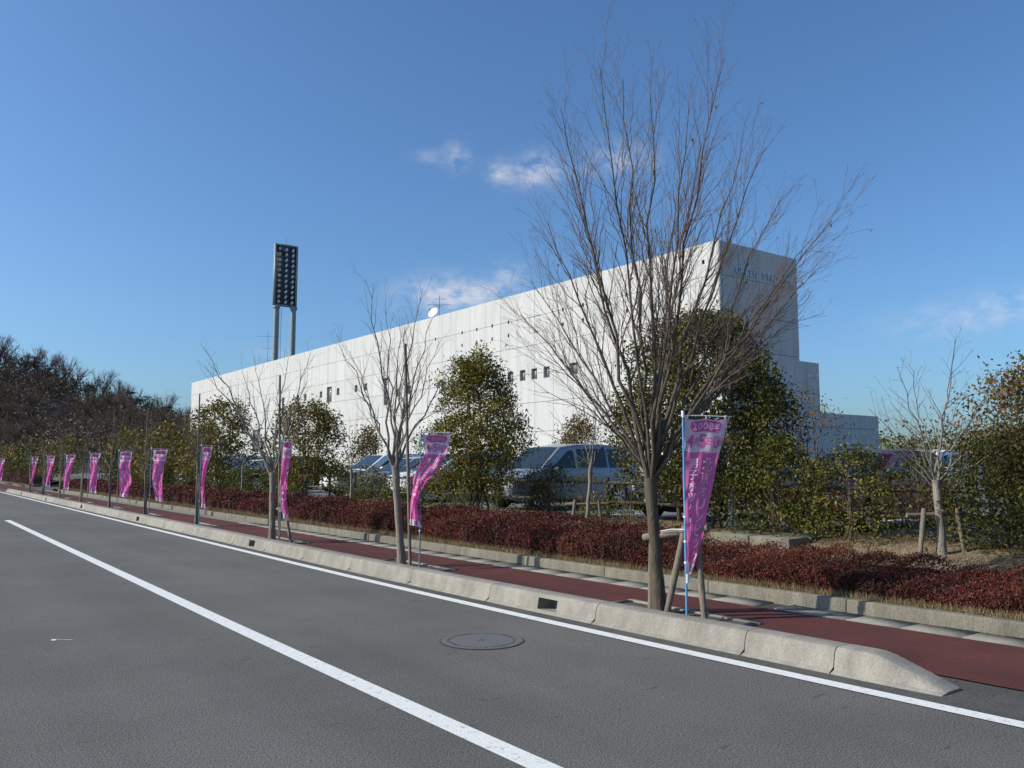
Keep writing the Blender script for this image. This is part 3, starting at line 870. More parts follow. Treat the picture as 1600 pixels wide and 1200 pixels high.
for i, y in enumerate(ys_):
    rr2 = np.random.default_rng(50 + i)
    w_ = [.5, 1.0, 1.25, .9, 1.0, 1.0, .9, 1.1, 1.1][i]; h_ = [3.3, 3.5, 4.2, 3.6, 3.7, 3.8, 3.6, 4, 4][i]
    bare_tree('street_tree', (6.95 + rr2.uniform(-.05, .05), y, 0),
              f'{ORD[i + 3]} bare street tree along the kerb, counted from the nearest one' if i < 7 else ('bare street tree just past the far entrance' if i == 7 else 'last bare street tree beyond the far entrance'),
              60 + i, fan(70 + i, 9, -w_, w_, 2.3, h_, .6), 1.45, .040, .018, sp3 if i < 3 else sp4, GRP_T, bark='bark_grey', lean=(rr2.uniform(-.06, .06), 0))

# tree pits (soil and stone edging in the footway)
for i, y in enumerate([6.55, 12.3, 18.1] + ys_[:7]):
    e = empty('tree_pit', (bend(6.34, y), y - .85, 0)); e['kind'] = 'structure'
    g = Geo(); g.add([(0, 0, .018), (.98, 0, .018), (.98, 1.75, .018), (0, 1.75, .018)], [(0, 1, 2, 3)]); build('pit_soil', g, 'pit_soil', e)
    for (a, b, c, d) in ((.98, 1.08, -.1, 1.85), (0, .98, -.1, 0), (0, .98, 1.75, 1.85)):
        g = Geo(); g.box(a, b, c, d, -.01, .034); build('edging_stone', g, 'slab_concrete', e)

# ------------------------------------------------------------------ tree supports
def log(parent, name, p0, p1, r, mat='stake_wood', k=9):
    g = Geo(); P = np.linspace(p0, p1, 6); rr = np.full(6, r) * (1 + np.random.default_rng(int(abs(p0[0] * 977 + p1[2] * 313)) % 999).uniform(-.06, .06, 6))
    g.tube(P, rr, k); return build(name, g, mat, parent, smooth=False)
GS = 'wooden supports beside the street trees'
e = empty('tree_support', (7.16, 6.72, 0)); tag(e, 'low wooden log support around the nearest big tree trunk', 'tree support', GS)
log(e, 'crossbar', (-.07, .17, .86), (.13, -.62, 1.01), .043)
log(e, 'stake', (.03, .17, -.05), (.02, .12, .92), .04)
log(e, 'stake', (-.10, -.17, -.05), (.05, -.36, 1.02), .038)
log(e, 'stake', (.0, -.66, -.05), (.12, -.44, 1.1), .036)
e = empty('tree_support', (7.02, 12.12, 0)); tag(e, 'tall round pole standing beside the second street tree', 'tree support', GS)
log(e, 'pole', (.0, .06, -.05), (-.16, .04, 3.75), .026, k=8)
e = empty('tree_support', (6.95, 17.95, 0)); tag(e, 'tall pole and leaning stake beside the third street tree', 'tree support', GS)
log(e, 'pole', (.05, .0, -.05), (-.03, .0, 3.72), .024, k=8)
log(e, 'stake', (.12, -.55, -.05), (.07, -.18, .88), .036, k=8)
log(e, 'crossbar', (.02, .22, .72), (.09, -.32, .76), .036, k=8)
for i, y in enumerate(ys_[:7]):
    e = empty('tree_support', (6.93, y - .12, 0)); tag(e, f'round wooden pole tied to the {ORD[i + 3]} street tree from the right', 'tree support', GS)
    hp = [3.72, 3.6, 1.7, 1.9, 2.9, 1.6, 1.6][i]
    log(e, 'pole', (0, 0, -.05), (-.02, 0, hp), .022, k=7)

# ------------------------------------------------------------------ banners
_gl = {}
def glyph2d(ch):
    if ch not in _gl:
        me = glyphs(ch, 1.0, bold=.022)
        bm = bmesh.new(); bm.from_mesh(me); bmesh.ops.triangulate(bm, faces=bm.faces)
        V = np.array([v.co[:] for v in bm.verts])[:, :2]; F = np.array([[v.index for v in f.verts] for f in bm.faces])
        bm.free(); bpy.data.meshes.remove(me)
        mn, mx = V.min(0), V.max(0); V = (V - (mn + mx) / 2)
        _gl[ch] = (V, F, mx - mn)
    return _gl[ch]
FWID, FLEN = .56, 1.68
def print_layout():
    W_, P_, N_ = [], [], []
    # header: year lozenge and dates, then two columns of characters
    for i, c in enumerate('2008年'): W_.append((c, .135 + i * .074, .077, .064, .082))
    for i, c in enumerate('4月5日'): P_.append((c, .09 + .085 * i, .24 + .0 * i, .10 if c in '45' else .06, .15 if c in '45' else .085))
    P_.append(('~', .385, .25, .05, .02))
    for i, c in enumerate('13日'): P_.append((c, .425 + .05 * i, .25, .05, .13 if c != '日' else .085))
    for i, c in enumerate('北京オリンピック'): W_.append((c, .385, .50 + i * .142, .185 if i < 2 else .165, .15 if i < 2 else .125))
    for i, c in enumerate('男子ホッケー'): W_.append((c, .155, .49 + i * .125, .145, .11))
    for i, c in enumerate('最終予選'): W_.append((c, .155, 1.27 + i * .085, .10, .075))
    N_.append(('市', .33, 1.615, .10, .09)); N_.append(('大', .20, 1.615, .08, .08))
    return W_, P_, N_[:1]
def layout_mesh(items, cut):
    bm = bmesh.new()
    for c, x, y, w_, h_ in items:
        V, F, sz = glyph2d(c); s = np.array([w_ / max(sz[0], .3), h_ / max(sz[1], .3)])
        vs = [bm.verts.new((x + v[0] * s[0], y - v[1] * s[1], 0)) for v in V]
        for f in F:
            try: bm.faces.new([vs[i] for i in f])
            except ValueError: pass
    if cut:
        for k in np.arange(cut, FWID, cut):
            bmesh.ops.bisect_plane(bm, geom=bm.verts[:] + bm.edges[:] + bm.faces[:], plane_co=(k, 0, 0), plane_no=(1, 0, 0))
        for k in np.arange(cut, FLEN, cut):
            bmesh.ops.bisect_plane(bm, geom=bm.verts[:] + bm.edges[:] + bm.faces[:], plane_co=(0, k, 0), plane_no=(0, 1, 0))
    bmesh.ops.triangulate(bm, faces=bm.faces)
    bm.verts.index_update()
    V = np.array([v.co[:] for v in bm.verts]); F = np.array([[v.index for v in f.verts] for f in bm.faces]); bm.free()
    return V, F
LW, LP, LN = print_layout()
def lozenge():
    a = np.linspace(0, 2 * np.pi, 33)[:-1]
    x = .285 + np.sign(np.cos(a)) * .14 + np.cos(a) * .07; y = .075 + np.sin(a) * .062
    V = np.stack([x, y, 0 * a], 1); V = np.vstack([V, [[.285, .075, 0]]])
    return V, np.array([(i, (i + 1) % 32, 32) for i in range(32)])
def lozenge_cut(cut):
    V, F = lozenge(); bm = bmesh.new(); vs = [bm.verts.new(v) for v in V[:32]]; bm.faces.new(vs)
    for k in np.arange(cut, FWID, cut):
        bmesh.ops.bisect_plane(bm, geom=bm.verts[:] + bm.edges[:] + bm.faces[:], plane_co=(k, 0, 0), plane_no=(1, 0, 0))
    for k in np.arange(cut, .2, cut):
        bmesh.ops.bisect_plane(bm, geom=bm.verts[:] + bm.edges[:] + bm.faces[:], plane_co=(0, k, 0), plane_no=(0, 1, 0))
    bmesh.ops.triangulate(bm, faces=bm.faces); bm.verts.index_update()
    V = np.array([v.co[:] for v in bm.verts]); F = np.array([[v.index for v in f.verts] for f in bm.faces]); bm.free()
    return V, F
LOZ = {c: lozenge_cut(c) for c in (.045, .11)}
PR = {c: [layout_mesh(L_, c) for L_ in (LW, LP, LN)] for c in (.045, .11)}
def banner(loc, label, prof, bar_az, ztop, pole_mat, seed, cut, amp=.03, lean=0.0, drop=1.0):
    """prof: list of (v, left, right) cloth edges in metres from the pole along the bar"""
    rng = np.random.default_rng(seed)
    e = empty('banner', loc); tag(e, label, 'banner', 'pink banners along the footway')
    D = np.array([math.sin(R(bar_az)), math.cos(R(bar_az)), 0.]); Nn = np.array([D[1], -D[0], 0.])
    if Nn @ np.array([-.6, -.8, 0]) < 0: Nn = -Nn
    pv = [p[0] for p in prof]; pl = [p[1] for p in prof]; pr_ = [p[2] for p in prof]
    ph = rng.uniform(0, 6, 4); top = ztop - .07
    def S(u, v, off=0.):
        t = u / FWID; w = v / FLEN
        l, r = np.interp(w, pv, pl), np.interp(w, pv, pr_)
        wid = abs(r - l); slack = max(0., 1 - wid / (FWID * .9))
        x = l + (r - l) * t
        k = min(1, w * 5 + .15)
        f = k * (amp * (.35 + 1.7 * slack) * math.sin(t * (5 + 3.5 * slack) + w * 5.5 + ph[0]) + amp * .5 * math.sin(t * 9 + w * 13 + ph[1]) + amp * .55 * math.sin(w * 9 + ph[2]) + .35 * amp * math.sin(t * 17 - w * 21 + ph[3]))
        sag = .012 * math.sin(t * math.pi * 2.0) ** 2 * (1 - w)
        return D * x + Nn * (f + off) + np.array([0, 0, top - v * drop - sag - .05 * t * w])
    us = np.linspace(0, FWID, 19 if cut < .1 else 11); vs = np.linspace(0, FLEN, 61 if cut < .1 else 29)
    g = Geo(); V = np.array([S(u, v) for v in vs for u in us]); nu = len(us)
    F = []; MI = []
    for r in range(len(vs) - 1):
        vm = (vs[r] + vs[r + 1]) / 2
        for c in range(nu - 1):
            F.append((r * nu + c, r * nu + c + 1, (r + 1) * nu + c + 1, (r + 1) * nu + c)); MI.append(1 if (vm < .36 or vm > 1.555) else 0)
    g.add(V, F); g.mi = [np.array(MI)]
    fl = build('flag_cloth', g, ['cloth_pink', 'cloth_white'], e, smooth=True)
    for (VV, FF), m in zip(PR[cut], ('print_white', 'cloth_pink', 'print_navy')):
        for off in (.006, -.006):
            g = Geo(); g.add([S(p[0], p[1], off if m != 'print_white' else off * 1.5) for p in VV], FF)
            build('lettering', g, m, fl, smooth=True)
    VV, FF = LOZ[cut]; g = Geo()
    for off in (.004, -.004): g.add([S(p[0], p[1], off) for p in VV], FF)
    build('printed_lozenge', g, 'cloth_pink', fl, smooth=True)
    g = Geo(); g.tube([(lean * 1.0, 0, -.03), (0, 0, ztop)], [.0135, .011], 8); build('pole', g, pole_mat, e, smooth=True)
    g = Geo(); g.tube([D * -.05 + [0, 0, ztop - .035], D * .2 + [0, 0, ztop - .033], D * (prof[0][2] + .05) + [0, 0, ztop - .045]], .0065, 6); build('crossbar', g, 'pole_cap', e)
    g = Geo(); g.tube([(0, 0, ztop - .055), (0, 0, ztop + .02)], .017, 8); build('pole_cap', g, 'pole_cap', e)
    for k in (.06, .5, .94):      # loops on the bar
        a = S(FWID * k, 0) ; b = D * (a @ D) + np.array([0, 0, ztop - .03]); g = Geo()
        g.tube([a + Nn * .004, b + Nn * .01], .012, 4); build('tie_loop', g, 'cloth_white', e)
    for z in (.62, .85, 1.12) if cut < .1 else (.7,):
        g = Geo(); g.tube([(lean * (1 - z / ztop), 0, z), (lean * (1 - z / ztop), 0, z + .022)], .019, 8); build('clip', g, 'rope', e)
    return e
full = [(0, .02, .50), (.3, .03, .46), (.6, .02, .38), (.8, .05, .33), (1, .03, .30)]
banner((bend(7.08, 6.28) - .13, 6.26, 0), 'nearest pink banner on a light blue pole, tapering to a knot at its foot', [(0, .02, .52), (.15, .005, .455), (.5, -.01, .305), (.85, .0, .14), (1, .0, .06)],
       120, 2.29, 'pole_blue', 1, .045, amp=.024)
banner((7.02, 11.88, 0), 'second pink banner from the right, twisted around its teal pole', [(0, .02, .50), (.2, .08, .43), (.36, -.04, .31), (.5, -.12, .12), (.6, -.12, .04), (.78, -.16, -.05), (1, -.17, .03)],
       118, 2.28, 'pole_teal', 2, .045, amp=.035, drop=.88)
banner((6.86, 17.55, 0), 'third pink banner from the right, hanging narrow behind the third street tree', [(0, .02, .22), (.4, -.02, .15), (.7, -.03, .14), (1, .06, .16)], 100, 2.3, 'pole_teal', 3, .11, amp=.05)
bl = [(23.7, [(0, .02, .30), (.35, .03, .16), (.7, .03, .12), (1, .06, .18)]), (29.2, [(0, .06, .50), (.3, .05, .40), (.6, .06, .36), (1, .2, .42)]), (34.1, [(0, .03, .45), (.35, .03, .40), (.65, .05, .48), (1, .10, .34)]),
      (39.9, [(0, .03, .44), (.25, .03, .33), (.6, .05, .33), (1, .06, .32)]), (46.2, [(0, .04, .46), (.3, .06, .36), (.6, .02, .25), (1, .0, .22)]), (52.4, [(0, .04, .42), (.3, .06, .36), (.6, .08, .28), (1, .03, .24)]),
      (58.6, [(0, .04, .40), (.4, .05, .28), (1, .02, .16)]), (78.0, [(0, .04, .45), (.5, .1, .4), (1, .05, .3)])]
for i, (y, pf) in enumerate(bl):
    lab = f'{ORD[i + 3]} pink banner from the right along the footway' if i < 7 else 'small pink banner at the left edge past the entrance'
    banner((6.93, y, 0), lab, pf, 98, 2.28, 'pole_teal', 10 + i, .11, amp=.04)
# rope tying the nearest banner to the log support, loop of rope below it
r_ = empty('rope_tie', (7.11, 6.3, .97)); tag(r_, 'white rope tying the nearest banner pole to the log support', 'rope')
g = Geo(); g.tube([(.02, -.06, .02), (.0, .18, .012), (-.02, .33, -.02)], .005, 5); build('rope_span', g, 'rope', r_)
g = Geo(); g.tube([(.0, -.05, -.03), (.02, -.05, .03), (.03, -.05, -.07)], .010, 5); build('knot', g, 'rope', r_)
r_ = empty('rope_loop', (7.1, 6.25, .46)); tag(r_, 'white rope loop at the foot of the nearest banner', 'rope')
g = Geo(); a = np.linspace(0, 2 * np.pi, 15); g.tube(np.stack([.07 + np.cos(a) * .05, -.05 - np.cos(a) * .035, np.sin(a) * .03], 1), .004, 5); build('loop', g, 'rope', r_)
g = Geo(); g.tube([(0, 0, -.05), (.004, 0, .05)], .020, 6); build('knot', g, 'rope', r_)

# ------------------------------------------------------------------ leafy trees and shrubs
def foliage_tree(name, loc, label, seed, h, w, crown0, mat, leaf, n_cl, per, stems=4, group=None, cat='tree', shape='oval', clr=.15, bark='bark', open_=0., asp=.42, spire=0):
    rng = np.random.default_rng(seed)
    e = empty(name, loc); tag(e, label, cat, group)
    gt = Geo(); gl = Geo()
    # tips spread through the crown, denser outside
    tips = []
    while len(tips) < n_cl:
        a = rng.uniform(0, 2 * np.pi); t = rng.uniform(0, 1)
        if shape == 'oval': prof = math.sin(math.pi * (t * .80 + .17)) ** .5 * (1.02 - .16 * t)
        elif shape == 'cone': prof = (1 - t) ** .7 * .95 + .05
        else: prof = (math.sin(math.pi * (t * .8 + .2)) ** .5)
        lump = 1 + .16 * math.sin(3 * a + seed) + .13 * math.sin(5 * a + 7 * t + seed * 2) + .10 * math.sin(9 * t + 2 * a)
        r = prof * lump * w * .5 * math.sqrt(rng.uniform(.12, 1))
        z = crown0 + (h - crown0) * t
        if open_ and math.sin(4 * a + 9 * t + seed) > 1 - open_: continue
        tips.append((r * math.cos(a), r * math.sin(a), z))
    for k in range(spire):
        tips.append((rng.uniform(-.06, .06), rng.uniform(-.06, .06), h + .09 * k))
    tips = np.array(tips)
    for k in range(stems):
        a = rng.uniform(0, 6.28); b0 = np.array([math.cos(a), math.sin(a), 0]) * rng.uniform(.02, .10 * w if stems > 1 else .01)
        top = np.array([math.cos(a), math.sin(a), 0]) * w * rng.uniform(.05, .22); top[2] = h * rng.uniform(.7, .92)
        P = curve_pts(b0, top, np.array([0, 0, 1.]), 9, rng, .01)
        P[0, 2] = -.08
        rb = .018 * h * (.55 if stems > 2 else .75) * rng.uniform(.8, 1.2)
        gt.tube(P, np.linspace(rb, rb * .25, 9), 7)
        for q in range(n_cl // (4 * stems)):
            tp = tips[rng.integers(len(tips))]; zz = min(max(tp[2] - abs(rng.normal(.35, .2)) * h * .2, crown0 * .6), top[2])
            j = int(np.clip(np.interp(zz, P[:, 2], np.arange(9)), 0, 7)); s0 = P[j]
            gt.tube(curve_pts(s0, tp, unit(tp - s0) + [0, 0, .4], 5, rng, .02), np.linspace(rb * .35, .004, 5), 4, cap=False)
    P = np.repeat(tips, per, axis=0); P = P + rng.normal(size=P.shape) * clr * [1, 1, .8]
    ti = np.clip(np.repeat(rng.normal(.45, .2, len(tips)), per) + rng.normal(0, .2, len(P)), 0, 1)
    gl.leaves(P, leaf, asp, rng, droop=.35, tint=ti)
    build('trunk', gt, bark, e, smooth=True)
    build('crown', gl, mat, e, tint=True)
    return e
foliage_tree('evergreen_tree', (10.5, 15.3, .4), 'rounded evergreen tree with several thin stems beside the second banner', 101, 3.65, 2.45, .72, 'evergreen', .074, 330, 72, stems=5, clr=.115, spire=4)
foliage_tree('evergreen_tree', (11.95, 10.02, .55), 'big dark evergreen tree behind the nearest street tree', 102, 3.85, 3.5, .62, 'evergreen_dark', .078, 540, 84, stems=4, clr=.125)
foliage_tree('evergreen_tree', (11.3, 26.6, .48), 'ragged evergreen tree left of the second street tree', 103, 3.3, 2.9, .7, 'evergreen', .11, 230, 40, stems=5, clr=.16, open_=.5)
foliage_tree('evergreen_tree', (11.6, 36.8, .5), 'gappy evergreen tree against the far end of the white wall', 104, 4.0, 3.3, .8, 'evergreen', .15, 170, 34, stems=4, clr=.2, open_=.6)
foliage_tree('round_shrub', (20.5, 23.2, .5), 'rounded brown-green bush in the parking lot behind the silver van', 105, 2.9, 3.4, .2, 'brown_leaf', .11, 170, 30, stems=3, clr=.2, shape='cone', cat='shrub')
foliage_tree('round_shrub', (18.5, 36.3, .5), 'brown-green conical bush against the wall left of the second street tree', 106, 2.9, 2.5, .3, 'brown_leaf', .14, 110, 28, stems=3, clr=.2, shape='cone', cat='shrub')
# right-hand hedge and trees
foliage_tree('leafy_shrub', (11.75, 8.3, .54), 'yellow-green shrub beside the concrete slab in front of the red car', 107, 1.55, 1.75, .05, 'shrub_leaf', .062, 230, 34, stems=5, clr=.12, shape='round', cat='shrub', bark='twig')
foliage_tree('leafy_shrub', (11.85, 7.1, .56), 'loose green shrub in front of the red car beside the fence post', 108, 1.4, 1.45, .05, 'shrub_leaf', .06, 150, 28, stems=5, clr=.12, shape='round', cat='shrub', bark='twig', open_=.35)
foliage_tree('leafy_tree', (12.1, 7.95, .55), 'thin shrub with sparse brown twigs rising over the yellow-green shrub', 109, 2.3, 1.5, .9, 'brown_leaf', .055, 90, 9, stems=6, clr=.12, shape='round', bark='twig', open_=.3, spire=3)
foliage_tree('leafy_tree', (13.2, 4.75, .56), 'large brown-topped tree at the right edge of the picture', 110, 2.6, 2.6, .8, 'brown_leaf', .07, 420, 26, stems=5, clr=.15, shape='oval', open_=.15)
foliage_tree('leafy_shrub', (12.25, 5.15, .57), 'dense dark green shrub behind the staked bare tree', 111, 1.55, 1.8, .05, 'evergreen_dark', .06, 280, 36, stems=4, clr=.13, shape='round', cat='shrub', bark='twig')
foliage_tree('leafy_shrub', (12.1, 4.0, .57), 'dense green shrub at the right edge below the brown tree', 112, 1.75, 2.0, .05, 'shrub_leaf', .06, 320, 34, stems=4, clr=.13, shape='round', cat='shrub', bark='twig')
foliage_tree('leafy_shrub', (12.3, 6.2, .57), 'small green shrub just left of the staked bare tree', 113, 1.25, 1.25, .05, 'evergreen_dark', .055, 120, 28, stems=4, clr=.12, shape='round', cat='shrub', bark='twig')
for i, (x, y, h, w, m, ncl, lab) in enumerate(((11.7, 14.2, 1.15, 1.0, 'evergreen_dark', 130, 'dense dark shrub in front of the silver van front wheel'), (11.75, 13.1, 1.25, .95, 'shrub_leaf', 34, 'sparse twiggy shrub in front of the silver van doors'),
        (11.8, 11.9, 1.05, .9, 'shrub_leaf', 40, 'sparse small shrub in front of the silver van rear wheel'), (11.8, 15.1, 1.0, 1.0, 'evergreen_dark', 70, 'dark low shrub below the silver van bonnet'), (11.75, 16.9, .95, 1.3, 'shrub_leaf', 80, 'low shrub behind the rounded evergreen stems'),
        (11.6, 12.5, .5, .8, 'shrub_leaf', 40, 'tiny yellow-green shrub at the foot of the fence before the van'))):
    foliage_tree('bed_shrub', (x, y, .56), lab, 180 + i, h, w, .05, m, .055, ncl, 24, stems=6, clr=.11, shape='round', cat='shrub', bark='twig', open_=.2, group='shrubs along the fence before the van')
# small bare trees in the bed with their supports
bare_tree('young_tree', (10.75, 11.95, .42), 'thin young bare tree standing in front of the silver van', 131, [(-.35, .2, 3.0), (-.7, -.2, 2.3), (-.15, .3, 3.3), (.2, -.2, 2.8), (.45, .3, 2.4), (.3, 0, 3.1), (-.9, .1, 2.0)], 1.28, .036, .016,
          [(.2, .3, .5, 32, .15, 4, 5), (.16, .2, .22, 34, .05, 3, 3)], 'young bare trees in the planting bed', bark='bark_grey', lean=(.06, -.06))
bare_tree('young_tree', (11.4, 5.55, .50), 'pale young bare tree with spreading limbs near the right edge', 132, [(-.8, .2, 2.0), (-.62, -.3, 2.5), (-.2, .3, 2.65), (.42, .2, 2.75), (.8, -.3, 2.5), (.25, -.1, 2.9), (1.25, .1, 2.0), (1.3, -.2, 1.6), (-.75, .3, 1.6), (.9, .4, 1.35), (-.4, .5, 2.2), (.6, .5, 2.2)], 1.0, .05, .021,
          [(.16, .25, .55, 36, .10, 4, 5), (.13, .2, .24, 40, .05, 3, 3), (.12, .3, .09, 42, 0, 3, 2)], 'young bare trees in the planting bed', bark='bark_grey', lean=(.06, 0.06))
GS2 = 'low timber supports of the young trees'
for (x, y, z, lab) in ((10.75, 11.95, .42, 'low timber support of the young tree in front of the van'), (11.4, 5.55, .5, 'low timber support of the pale young tree at the right')):
    e = empty('tree_support', (x, y, z)); tag(e, lab, 'tree support', GS2)
    d = RT * .27
    log(e, 'stake', tuple(-d * 1.15 + [0, 0, -.08]), tuple(-d * .8 + [0, 0, .62]), .033, k=8); log(e, 'stake', tuple(d * 1.15 + [0, 0, -.08]), tuple(d * .85 + [0, 0, .62]), .033, k=8)
    log(e, 'crossbar', tuple(-d * 1.5 + [.07, .09, .52]), tuple(d * 1.5 + [.07, .09, .54]), .03, k=8)
# shrubs and young trees along the fence further up the road
sh = np.random.default_rng(77); k = 0
WORDS = ['just left of the rounded evergreen', 'behind the second banner pole']
for y in np.concatenate([np.arange(18.6, 34, 2.1), np.arange(35.5, 61, 3.4)]):
    near = y < 30
    if 25.7 < y < 27.2: continue
    h = sh.uniform(.75, 1.15); 
    foliage_tree('fence_shrub', (11.9 + sh.uniform(-.25, .2), y + sh.uniform(-.3, .3), .55), f'{ORD[k] if k else "nearest"} low yellow-green shrub along the fence, counted leftwards from the rounded evergreen', 200 + k, h, 1.45, .02,
                 'shrub_leaf', .07 if near else .10, 90 if near else 60, 24, stems=4, clr=.13, shape='round', cat='shrub', bark='twig', group='low shrubs along the fence')
    k += 1
k = 0
for (y, x, h, w, m) in ((42, 12.2, 3.0, 2.4, 'brown_leaf'), (46.5, 11.6, 3.3, 2.8, 'evergreen'), (51, 12.4, 2.8, 2.6, 'brown_leaf'), (56, 11.6, 3.2, 2.6, 'evergreen'), (60, 13.0, 3.4, 3.0, 'brown_leaf'), (79, 12.0, 3.4, 3.6, 'evergreen'),
                        (85, 12.0, 3.2, 3.4, 'brown_leaf'), (92, 11.5, 3.6, 4.2, 'evergreen_dark'), (100, 12.0, 3.2, 4.5, 'shrub_leaf'), (108, 11.5, 3.0, 4.5, 'brown_leaf'), (116, 10.5, 3.6, 5, 'evergreen'), (126, 11, 3.4, 5.5, 'evergreen_dark'), (66, 17, 3.6, 3.4, 'brown_leaf'), (72, 22, 4.0, 4.0, 'evergreen'), (78, 19, 4.0, 3.6, 'brown_leaf')):
    foliage_tree('roadside_tree', (x, y, .5), f'{ORD[k]} bushy yellow-brown tree along the left roadside row counted from the right', 300 + k, h, w, .5, m, .16 + .0012 * y, 90, 18, stems=3, clr=.26, open_=.25, group='bushy trees along the far roadside')
    k += 1
k = 0
for (x, y, sd) in ((10.6, 31.0, 1), (10.8, 44.0, 2), (10.6, 50.5, 3), (10.5, 57.0, 4), (11.0, 80.0, 5), (10.5, 21.6, 6)):
    bare_tree('young_tree', (x, y, .4), ['thin bare sapling in the bed left of the third street tree', 'thin bare sapling behind the sixth banner', 'thin bare sapling behind the seventh banner', 'thin bare sapling behind the eighth banner', 'thin bare sapling beyond the far entrance',
              'thin bare sapling in the bed behind the second street tree'][k], 400 + sd, fan(410 + sd, 6, -.9, .9, 1.7, 3.0, .5), 1.2, .035, .014, sp4, 'young bare trees in the planting bed', bark='bark_grey')
    k += 1
# ------------------------------------------------------------------ hedge, grass
def hedge(name, label, y0, y1, x0, x1, ht, seed, dens):
    rng = np.random.default_rng(seed)
    e = empty(name, ((x0 + x1) / 2, y0, .2)); tag(e, label, 'hedge')
    off = -np.array([(x0 + x1) / 2, y0, .2])
    def top(x, y):
        t = (x - x0) / (x1 - x0)
        side = np.clip(np.minimum(t, 1 - t) * 5.5, 0, 1) ** .5
        hh = ht(y) * (.80 + .20 * side) + .045 * np.sin(y * 2.1 + 1) + .035 * np.sin(y * 5.3 + x * 3) + .03 * np.sin(x * 6 + y * 3.1) + .10 * np.abs(np.cos(np.pi * y / .58 + .8 * np.sin(x * 2.7) + .6 * np.sin(y * .9))) ** .7 - .07 + .025 * np.sin(y * 19 + x * 13)
        return hh
    gb = lambda x: np.interp(x, [p[0] for p in PROF], [p[1] for p in PROF])
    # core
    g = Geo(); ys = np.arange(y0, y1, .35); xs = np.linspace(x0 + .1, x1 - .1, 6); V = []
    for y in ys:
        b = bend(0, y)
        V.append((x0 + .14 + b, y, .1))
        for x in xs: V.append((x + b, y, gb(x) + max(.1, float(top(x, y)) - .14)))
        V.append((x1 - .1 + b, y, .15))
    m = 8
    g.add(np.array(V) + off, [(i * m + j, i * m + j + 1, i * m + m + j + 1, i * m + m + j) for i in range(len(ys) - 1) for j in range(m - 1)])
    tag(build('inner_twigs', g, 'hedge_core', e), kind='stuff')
    g = Geo(); y = y0
    while y < y1:
        d = max(4.0, math.hypot(9.5, y)); step = 1.0
        n = int(dens * min(1.0, (9.5 / d) ** 1.05)); lf = .027 * max(1, (d / 10) ** .62)
        # front face, top and volume shell
        X = rng.uniform(x0, x1, n); Y = rng.uniform(y, min(y + step, y1), n); u = rng.uniform(0, 1, n)
        T = top(X, Y)
        kind = rng.uniform(0, 1, n)
        front = kind < .42
        X = np.where(front, x0 + np.abs(rng.normal(0, .07, n)), X)
        T = np.where(front, top(X, Y), T)
        Z = np.where(front, T * rng.uniform(.12, 1.0, n), T - np.abs(rng.normal(0, .055, n)) + .02)
        sprig = rng.uniform(0, 1, n) > .90
        Z = Z + np.where(sprig & ~front, rng.uniform(0, .10, n), 0)
        Zg = gb(X)
        B = np.array([bend(0, v) for v in Y])
        P = np.stack([X + B, Y, Zg + Z], 1)
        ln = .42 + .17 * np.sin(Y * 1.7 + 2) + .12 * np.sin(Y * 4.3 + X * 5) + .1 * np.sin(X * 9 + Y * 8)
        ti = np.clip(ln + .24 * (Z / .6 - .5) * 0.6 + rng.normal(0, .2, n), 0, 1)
        g.leaves(P + off, lf, .5, rng, droop=-.5, tint=ti)
        y += step
    o = build('leaf_mass', g, 'red_leaf', e, tint=True); tag(o, kind='stuff')
    g = Geo(); n = 5000; Y = y0 + (y1 - y0) * rng.uniform(0, 1, n) ** 1.9; X = rng.uniform(x0 - .02, x1, n); X = np.where(rng.uniform(0, 1, n) < .5, x0 + np.abs(rng.normal(0, .06, n)), X)
    B = np.array([bend(0, v) for v in Y]); Z0 = gb(X); T = top(X, Y); w = .0022 * np.maximum(1, np.hypot(X, Y) / 11)
    P = np.stack([X + B, Y, Z0], 1); d = rng.normal(size=(n, 3)) * .28; d[:, 2] = 1; tip = P + d * (T * rng.uniform(.75, 1.18, n))[:, None]
    a = rng.uniform(0, 6.28, n); dx = np.stack([np.cos(a), np.sin(a), 0 * a], 1) * w[:, None]
    V = np.stack([P - dx, P + dx, tip + dx * .4, tip - dx * .4], 1).reshape(-1, 3)
    g.add(V + off, np.arange(n * 4).reshape(-1, 4)); tag(build('bare_stems', g, 'twig', e), kind='stuff')
    return e
hedge('red_hedge', 'long low clipped red-brown hedge behind the footway', 1.0, 61.5, 8.93, 10.25, lambda y: .235 + .20 / (1 + np.exp(-(np.asarray(y) - 9.2) * 2.2)), 1, 17000)
hedge('red_hedge', 'short red-brown hedge past the entrance at the far left', 76, 110, 8.98, 10.6, lambda y: .62 + 0 * np.asarray(y), 2, 9000)
rng = np.random.default_rng(8)
